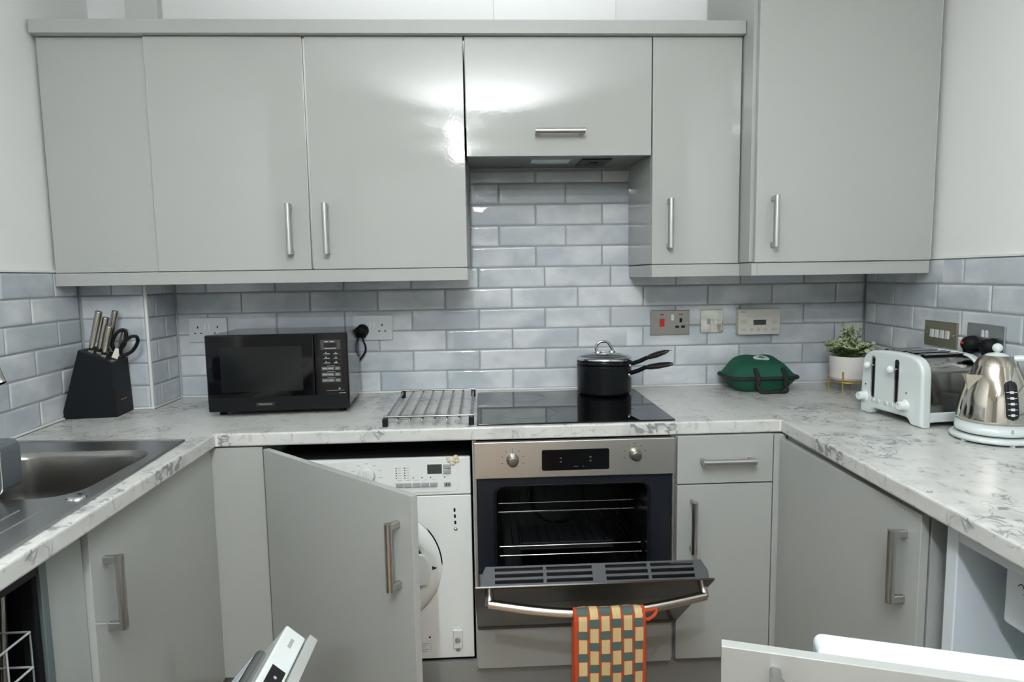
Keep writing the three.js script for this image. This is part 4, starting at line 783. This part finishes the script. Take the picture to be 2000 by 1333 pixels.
{ // toaster: local x runs along its front, front face at z = 0
  const t = thing('toaster', 'pale mint-white four-slot toaster with polished steel sides', 'toaster', [1.5815, H, 0.640], -83 * Math.PI / 180);
  const hw = 0.123, top = 0.200, D = 0.198;
  const arch = (hw, y0, top, r, feet) => { const s = new THREE.Shape(); s.moveTo(-hw, y0); if (feet) { s.lineTo(-hw + 0.038, y0); s.quadraticCurveTo(-hw + 0.046, y0 + 0.004, -hw + 0.05, y0 + 0.012); s.quadraticCurveTo(-hw + 0.056, y0 + 0.018, -hw + 0.066, y0 + 0.019); s.lineTo(hw - 0.066, y0 + 0.019); s.quadraticCurveTo(hw - 0.056, y0 + 0.018, hw - 0.05, y0 + 0.012); s.quadraticCurveTo(hw - 0.046, y0 + 0.004, hw - 0.038, y0); } s.lineTo(hw, y0); s.lineTo(hw - 0.004, top - r); s.quadraticCurveTo(hw - 0.006, top - r * 0.12, hw - r, top - 0.002); s.quadraticCurveTo(0, top + 0.006, -hw + r, top - 0.002); s.quadraticCurveTo(-hw + 0.006, top - r * 0.12, -hw + 0.004, top - r); s.lineTo(-hw, y0); return s; };
  mesh('front_panel', at(plate(arch(hw, 0.001, top, 0.055, true), 0.032, 0.008, 4, 12), 0, 0, -0.032), M.mint, t);
  mesh('rear_panel', at(plate(arch(hw, 0.001, top, 0.055, true), 0.022, 0.006, 3, 12), 0, 0, -D), M.mint, t);
  for (const sx of [1, -1]) mesh('side_skirt', bx(sx > 0 ? hw - 0.02 : -hw + 0.002, sx > 0 ? hw - 0.002 : -hw + 0.02, 0.014, 0.042, -D + 0.015, -0.024, 0.004), M.mint, t);
  mesh('steel_body', at(plate(arch(hw - 0.005, 0.036, top - 0.004, 0.052, false), D - 0.05, 0.0005, 1, 16), 0, 0, -D + 0.020), std('#b9b6b0', 0.1, 1), t);
  for (let i = 0; i < 4; i++) { const x = -0.069 + i * 0.046; const s = mesh('bread_slot', bx(x - 0.0078, x + 0.0078, top - 0.012, top + 0.0012 - Math.abs(x) * 0.03, -D + 0.03, -0.042, 0.002), M.black, t); mesh('slot_frame', [rod([x - 0.0095, top + 0.001 - Math.abs(x) * 0.03, -D + 0.03], [x - 0.0095, top + 0.001 - Math.abs(x) * 0.03, -0.042], 0.0014, 6), rod([x + 0.0095, top + 0.001 - Math.abs(x) * 0.03, -D + 0.03], [x + 0.0095, top + 0.001 - Math.abs(x) * 0.03, -0.042], 0.0014, 6)], M.chrome, s); }
  for (const x of [-0.068, 0.026]) {
    mesh('lever_slot', at(plate(roundRect(0.0175, 0.130, 0.0085), 0.0016, 0.0004, 1, 8), x, 0.116, -0.0006), M.chrome, t); mesh('lever_gap', at(plate(roundRect(0.0095, 0.120, 0.0046), 0.0012, 0, 1, 8), x + 0.0015, 0.116, 0.0002), M.black, t);
    const lv = mesh('lever', [at(new THREE.SphereGeometry(0.0105, 24, 16), x - 0.005, 0.153, 0.019)], M.whiteGloss, t); mesh('lever_stem', rod([x, 0.153, 0.0], [x - 0.004, 0.153, 0.014], 0.003, 8), M.chrome, lv);
  }
  for (const x of [-0.103, 0.060]) { const k = mesh('dial', at(lathe([[0, 0.022], [0.010, 0.022], [0.0125, 0.020], [0.013, 0.006], [0.0175, 0.004], [0.0185, 0]], 32), x, 0.053, 0.0, Math.PI / 2), M.whiteGloss, t); mesh('pointer', bx(x - 0.001, x + 0.001, 0.055, 0.063, 0.0222, 0.0228, 0), M.greyPlastic, k); mesh('lamp', at(cyl(0.0022, 0.0022, 0.0012, 12), x + 0.004, 0.090, 0.0004, Math.PI / 2), M.darkPlastic, t); }
  for (const x of [-0.064, -0.044, -0.012, 0.010]) { const k = mesh('button', at(cyl(0.0065, 0.007, 0.003, 20), x, 0.046, 0.001, Math.PI / 2), M.whiteGloss, t); mesh('symbol', at(new THREE.TorusGeometry(0.0045, 0.0009, 6, 20), x, 0.046, 0.0027), M.greyPlastic, k); }
  mesh('base_foot', [at(cyl(0.007, 0.008, 0.016, 14), hw - 0.02, 0.0085, -D + 0.055), at(cyl(0.007, 0.008, 0.016, 14), -hw + 0.02, 0.0085, -D + 0.055)], M.greyPlastic, t);
  mesh('base_plate', bx(-hw + 0.02, hw - 0.02, 0.022, 0.036, -D + 0.02, -0.03, 0.002), M.darkPlastic, t);
}
{ // kettle
  const kc = [1.7005, 0.883];
  const kb = thing('power_stand', 'round mint-white power stand under the kettle', 'stand', [kc[0], H, kc[1]]);
  mesh('plate', lathe([[0, 0.003], [0.080, 0.003], [0.091, 0.005], [0.0945, 0.010], [0.093, 0.016], [0.084, 0.019], [0, 0.019]], 64), M.mint, kb);
  for (let i = 0; i < 5; i++) { const a = i * 1.257 + 0.5; mesh('foot', at(cyl(0.006, 0.006, 0.004, 12), Math.cos(a) * 0.084, 0.0025, Math.sin(a) * 0.084), M.whitePlastic, kb); }
  const k = thing('kettle', 'polished steel dome kettle with mint-white trim and a black gauge', 'kettle', [kc[0], H + 0.0205, kc[1]]);
  const R = 0.0825;
  mesh('collar', lathe([[0, 0.001], [R - 0.006, 0.001], [R, 0.004], [R + 0.0005, 0.010], [R - 0.0005, 0.0305], [0, 0.031]], 64), M.mint, k);
  const prof = []; for (let i = 0; i <= 22; i++) { const t = i / 22; prof.push([lerp(R - 0.001, 0.0475, 0.22 * t + 0.78 * Math.pow(t, 2.0)), 0.0315 + 0.141 * t]); }
  mesh('body', lathe([[0, 0.0312], ...prof], 72), M.mirror, k);
  const lid = sub('lid', k);
  mesh('dome', lathe([[0.0478, 0.1725], [0.0465, 0.1745], [0.041, 0.186], [0.030, 0.1955], [0.0235, 0.1985]], 56), std('#b8b1a6', 0.14, 1), lid);
  mesh('cap', lathe([[0.0265, 0.196], [0.026, 0.1985], [0.018, 0.2025], [0.006, 0.2045], [0.005, 0.207], [0, 0.207]], 40), M.mint, lid);
  mesh('knob', at(new THREE.SphereGeometry(0.0115, 28, 18), 0, 0.2165, 0), M.mint, lid);
  // spout towards the left
  const sa = Math.PI * 0.985, sp = []; // wedge-shaped lip
  const grip = new THREE.Vector3(0.82, 0, 0.57), dir = new THREE.Vector3(-0.985, 0, -0.02).normalize(), sideV = new THREE.Vector3(dir.z, 0, -dir.x);
  const P = (r, y, s) => [dir.x * r + sideV.x * s, y, dir.z * r + sideV.z * s];
  const A = P(0.050, 0.150, 0.026), B = P(0.050, 0.150, -0.026), C = P(0.083, 0.1515, 0.007), D2 = P(0.083, 0.1515, -0.007), E = P(0.0700, 0.108, 0.0), F = P(0.052, 0.150, 0);
  const sg = new THREE.BufferGeometry(); sg.setAttribute('position', new THREE.Float32BufferAttribute([...A, ...C, ...E, ...C, ...D2, ...E, ...D2, ...B, ...E, ...A, ...F, ...C, ...C, ...F, ...D2, ...D2, ...F, ...B], 3)); sg.computeVertexNormals();
  mesh('spout', sg, std('#c4bcae', 0.16, 1, { side: THREE.DoubleSide }), k);
  // gauge on the side
  const ga = 0.20, gd = new THREE.Vector3(-Math.sin(ga), 0, Math.cos(ga)), gp = [], gi = []; const rAt = (y) => { const t = clamp01((y - 0.0315) / 0.141); return lerp(R - 0.001, 0.0475, 0.22 * t + 0.78 * t * t); };
  const strip = (halfW, ya, yb, off, round) => { const pos = [], idx = [], nu = 8, nv = 24; for (let j = 0; j <= nv; j++) for (let i = 0; i <= nu; i++) { const y = lerp(ya, yb, j / nv), e = Math.min(y - ya, yb - y), hw = round ? halfW * Math.sqrt(clamp01(1 - Math.pow(1 - Math.min(1, e / halfW), 2))) + 0.0001 : halfW, s = lerp(-hw, hw, i / nu), r = rAt(y) + off, an = ga + Math.PI - s / r; pos.push(-Math.sin(ga - s / r) * r, y, Math.cos(ga - s / r) * r); } for (let j = 0; j < nv; j++) for (let i = 0; i < nu; i++) { const a = j * (nu + 1) + i; idx.push(a, a + 1, a + nu + 2, a, a + nu + 2, a + nu + 1); } const q = new THREE.BufferGeometry(); q.setAttribute('position', new THREE.Float32BufferAttribute(pos, 3)); q.setIndex(idx); q.computeVertexNormals(); return q; };
  const gm = new THREE.MeshPhysicalMaterial({ color: '#0c0d0e', roughness: 0.08, side: THREE.DoubleSide });
  const gauge = mesh('gauge', strip(0.0145, 0.045, 0.142, 0.0016, true), gm, k);
  mesh('gauge_rim', strip(0.0165, 0.043, 0.144, 0.0008, true), std('#c9c6c0', 0.15, 1, { side: THREE.DoubleSide }), gauge);
  mesh('level_marks', [0, 1, 2, 3, 4].flatMap(i => [strip(i === 4 ? 0.013 : 0.011, 0.058 + i * 0.0138, 0.0592 + i * 0.0138, 0.0024, false), strip(0.0045, 0.0555 + i * 0.0138, 0.0617 + i * 0.0138, 0.0024, false)]), std('#cfd3d3', 0.4, 0, { side: THREE.DoubleSide }), gauge);
  mesh('badge', at(plate(roundRect(0.006, 0.011, 0.0028), 0.0012, 0.0003, 1), gd.x * (R + 0.0002), 0.017, gd.z * (R + 0.0002), 0, -ga), M.greyPlastic, k);
  mesh('handle', tube([[0.034, 0.190], [0.060, 0.190], [0.082, 0.168], [0.092, 0.125], [0.093, 0.08], [0.082, 0.05]].map(([r, y]) => [grip.x * r, y, grip.z * r]), 0.009, 48, 12), M.mint, k);
}

// ---------------------------------------------------------------- switches and sockets
function socketHoles(parent, cx, cy, z) { for (const [x, y, w, h] of [[0, 0.011, 0.0042, 0.0085], [-0.011, -0.0115, 0.0068, 0.0042], [0.011, -0.0115, 0.0068, 0.0042]]) mesh('pin_hole', bx(cx + x - w / 2, cx + x + w / 2, cy + y - h / 2, cy + y + h / 2, z, z + 0.0004, 0), M.darkPlastic, parent); }
function socket(name, label, x0, x1, y0, y1, plugHole) {
  const s = thing(name, label, 'socket', [(x0 + x1) / 2, H + (y0 + y1) / 2, 0.0005]); const w = x1 - x0, h = y1 - y0;
  mesh('faceplate', at(plate(roundRect(w, h, 0.005), 0.009, 0.0028, 3), 0, 0, 0), M.whitePlastic, s);
  socketHoles(s, 0.036, -0.001, 0.009); socketHoles(s, -0.036, -0.001, 0.009);
  for (const x of [-0.0075, 0.0075]) mesh('rocker', at(bx(-0.0048, 0.0048, -0.0115, 0.0115, -0.002, 0.0028, 0.001), x, 0.010, 0.009, -0.08), M.white, s);
  return s;
}
socket('double_socket', 'empty white double socket partly behind the microwave', -0.700, -0.5595, 0.2085, 0.3005);
socket('double_socket', 'white double socket with one black plug in it', -0.0965, 0.0535, 0.2035, 0.2975);
function plug(label, x, y, z, ry, cord) {
  const p = thing('plug', label, 'plug', [x, H + y, z], ry);
  mesh('body', [at(lathe([[0, 0.030], [0.012, 0.029], [0.020, 0.022], [0.0235, 0.010], [0.0245, 0.0]], 28), 0, 0, 0, Math.PI / 2), bx(-0.014, 0.014, -0.026, -0.002, 0, 0.022, 0.005, 3)], M.blackMatt, p);
  mesh('cord', tube(cord, 0.0036, 30, 8), M.blackMatt, p); return p;
}
plug('black plug in the socket behind the microwave', -0.0595, 0.241, 0.0105, 0, [[0, -0.022, 0.012], [0.005, -0.040, 0.013], [0.011, -0.058, 0.012], [0.006, -0.085, 0.008], [-0.035, -0.14, 0.006], [-0.06, -0.19, 0.01]]);
{
  const s = thing('cooker_switch', 'brushed steel cooker switch with a red rocker and socket', 'switch', [1.1145, H + 0.2485, 0.0005]);
  mesh('faceplate', at(plate(roundRect(0.152, 0.096, 0.003), 0.006, 0.0018, 2), 0, 0, 0), std('#9b9a93', 0.3, 1), s);
  mesh('red_rocker', at(bx(-0.0085, 0.0085, -0.015, 0.015, -0.002, 0.0035, 0.001), -0.031, 0.0, 0.006, 0.06), M.red, s);
  mesh('rocker', at(bx(-0.0062, 0.0062, -0.0115, 0.0115, -0.002, 0.0035, 0.001), 0.009, 0.020, 0.006, -0.07), M.white, s);
  mesh('indicator', bx(-0.0375, -0.0245, 0.0295, 0.0335, 0.006, 0.0066, 0.0005), M.darkPlastic, s); mesh('indicator', bx(0.034, 0.05, 0.0295, 0.0335, 0.006, 0.0066, 0.0005), M.red, s);
  mesh('pin_hole', bx(0.037, 0.047, 0.001, 0.017, 0.006, 0.0066, 0.0005), M.darkPlastic, s); for (const x of [0.028, 0.051]) mesh('pin_hole', bx(x - 0.0075, x + 0.0075, -0.0205, -0.0115, 0.006, 0.0066, 0.001), M.darkPlastic, s);
  for (const x of [-0.064, 0.064]) mesh('screw', at(cyl(0.0035, 0.004, 0.0015, 14), x, 0, 0.0064, Math.PI / 2), M.chrome, s);
}
{
  const s = thing('light_switch', 'small mirror-polished single switch plate between cooker switch and heating timer', 'switch', [1.278, H + 0.2505, 0.0005]);
  mesh('faceplate', at(plate(roundRect(0.087, 0.090, 0.003), 0.006, 0.0018, 2), 0, 0, 0), std('#d6d2c6', 0.045, 1), s);
  mesh('rocker', at(bx(-0.0068, 0.0068, -0.011, 0.011, -0.002, 0.0035, 0.001), 0.012, -0.001, 0.006, -0.07), M.white, s);
  mesh('fuse_cover', at(bx(-0.006, 0.006, -0.010, 0.010, -0.002, 0.0015, 0.001), -0.013, -0.001, 0.006), M.greyPlastic, s);
}
{
  const s = thing('heating_timer', 'white heating timer with a small display on the tiled wall', 'timer', [1.456, H + 0.2475, 0.0005]);
  mesh('case', at(plate(roundRect(0.164, 0.099, 0.004), 0.028, 0.003, 2), 0, 0, 0), std('#d3d2c8', 0.4), s);
  mesh('display', bx(-0.0235, 0.0265, -0.012, 0.008, 0.028, 0.0285, 0.0003), M.lcd, s);
  for (const [x, y, w, h] of [[-0.060, 0.0, 0.026, 0.017], [0.063, 0.0, 0.026, 0.017], [-0.062, -0.030, 0.022, 0.012], [-0.028, -0.030, 0.012, 0.012], [-0.003, -0.030, 0.012, 0.012], [0.024, -0.030, 0.012, 0.012], [0.060, -0.030, 0.022, 0.012]]) { const k = mesh('button', bx(x - w / 2, x + w / 2, y - h / 2, y + h / 2, 0.0275, 0.0295, 0.0008), std('#c7c6bc', 0.4), s); mesh('print', bx(x - 0.004, x + 0.004, y - 0.0008, y + 0.0008, 0.0295, 0.0297, 0), M.greyPlastic, k); }
  mesh('lettering', bx(-0.074, -0.054, 0.0365, 0.0395, 0.028, 0.0283, 0), M.greyPlastic, s);
  for (const x of [-0.045, 0.04]) mesh('screw', at(cyl(0.003, 0.003, 0.002, 10), x, -0.050, 0.014), M.darkPlastic, s);
}
// right wall: local x along the wall towards the camera, z into the room
const onRight = (u) => [1.885 + u * Math.cos(aR), 0, -u * Math.sin(aR)];
{
  const u = 0.5025, p = onRight(u);
  const s = thing('light_switch', 'bronze-grey four-gang light switch on the right wall above the toaster', 'switch', [p[0], H + 0.2355, p[2]], aR); s.translateZ(0.0005);
  mesh('faceplate', at(plate(roundRect(0.166, 0.079, 0.003), 0.006, 0.0018, 2), 0, 0, 0), std('#b8b09e', 0.32, 1), s);
  for (let i = 0; i < 4; i++) mesh('rocker', at(bx(-0.0075, 0.0075, -0.0125, 0.0125, -0.002, 0.0035, 0.001), -0.040 + i * 0.0265, 0.0, 0.006, -0.07), M.whitePlastic, s);
  for (const x of [-0.068, 0.070]) mesh('screw', at(cyl(0.003, 0.0035, 0.0015, 12), x, 0, 0.0064, Math.PI / 2), M.chrome, s);
}
{
  const u = 0.7105, p = onRight(u);
  const s = thing('double_socket', 'steel double socket with two black plugs on the right wall above the kettle', 'socket', [p[0], H + 0.240, p[2]], aR); s.translateZ(0.0005);
  mesh('faceplate', at(plate(roundRect(0.156, 0.084, 0.004), 0.006, 0.0018, 2), 0, 0, 0), std('#bfc3c6', 0.3, 1), s);
  for (const x of [-0.0075, 0.0085]) mesh('rocker', at(bx(-0.0035, 0.0035, -0.0095, 0.0095, -0.002, 0.003, 0.001), x, 0.015, 0.006, -0.07), M.whitePlastic, s);
  [[-0.046, 'black plug in the right wall socket, further into the corner'], [0.034, 'black plug in the right wall socket, behind the kettle knob']].forEach(([x, lab], i) => {
    const q = plug(lab, 0, 0, 0, aR, i ? [[0, -0.024, 0.012], [0.004, -0.045, 0.010], [0.03, -0.09, 0.004], [0.05, -0.150, 0.002], [0.055, -0.205, 0.004]] : [[0, -0.024, 0.010], [-0.004, -0.045, 0.005], [-0.006, -0.09, 0.003], [-0.008, -0.150, 0.003], [-0.008, -0.205, 0.003]]);
    q.position.set(...onRight(u + x)); q.position.y = H + 0.221; q.translateZ(0.0072); q.userData.group = undefined; delete q.userData.group;
    if (i === 0) mesh('label', bx(-0.008, 0.004, 0.001, 0.007, 0.0288, 0.0302, 0), M.red, q);
  });
}
renderer.render(scene, camera);
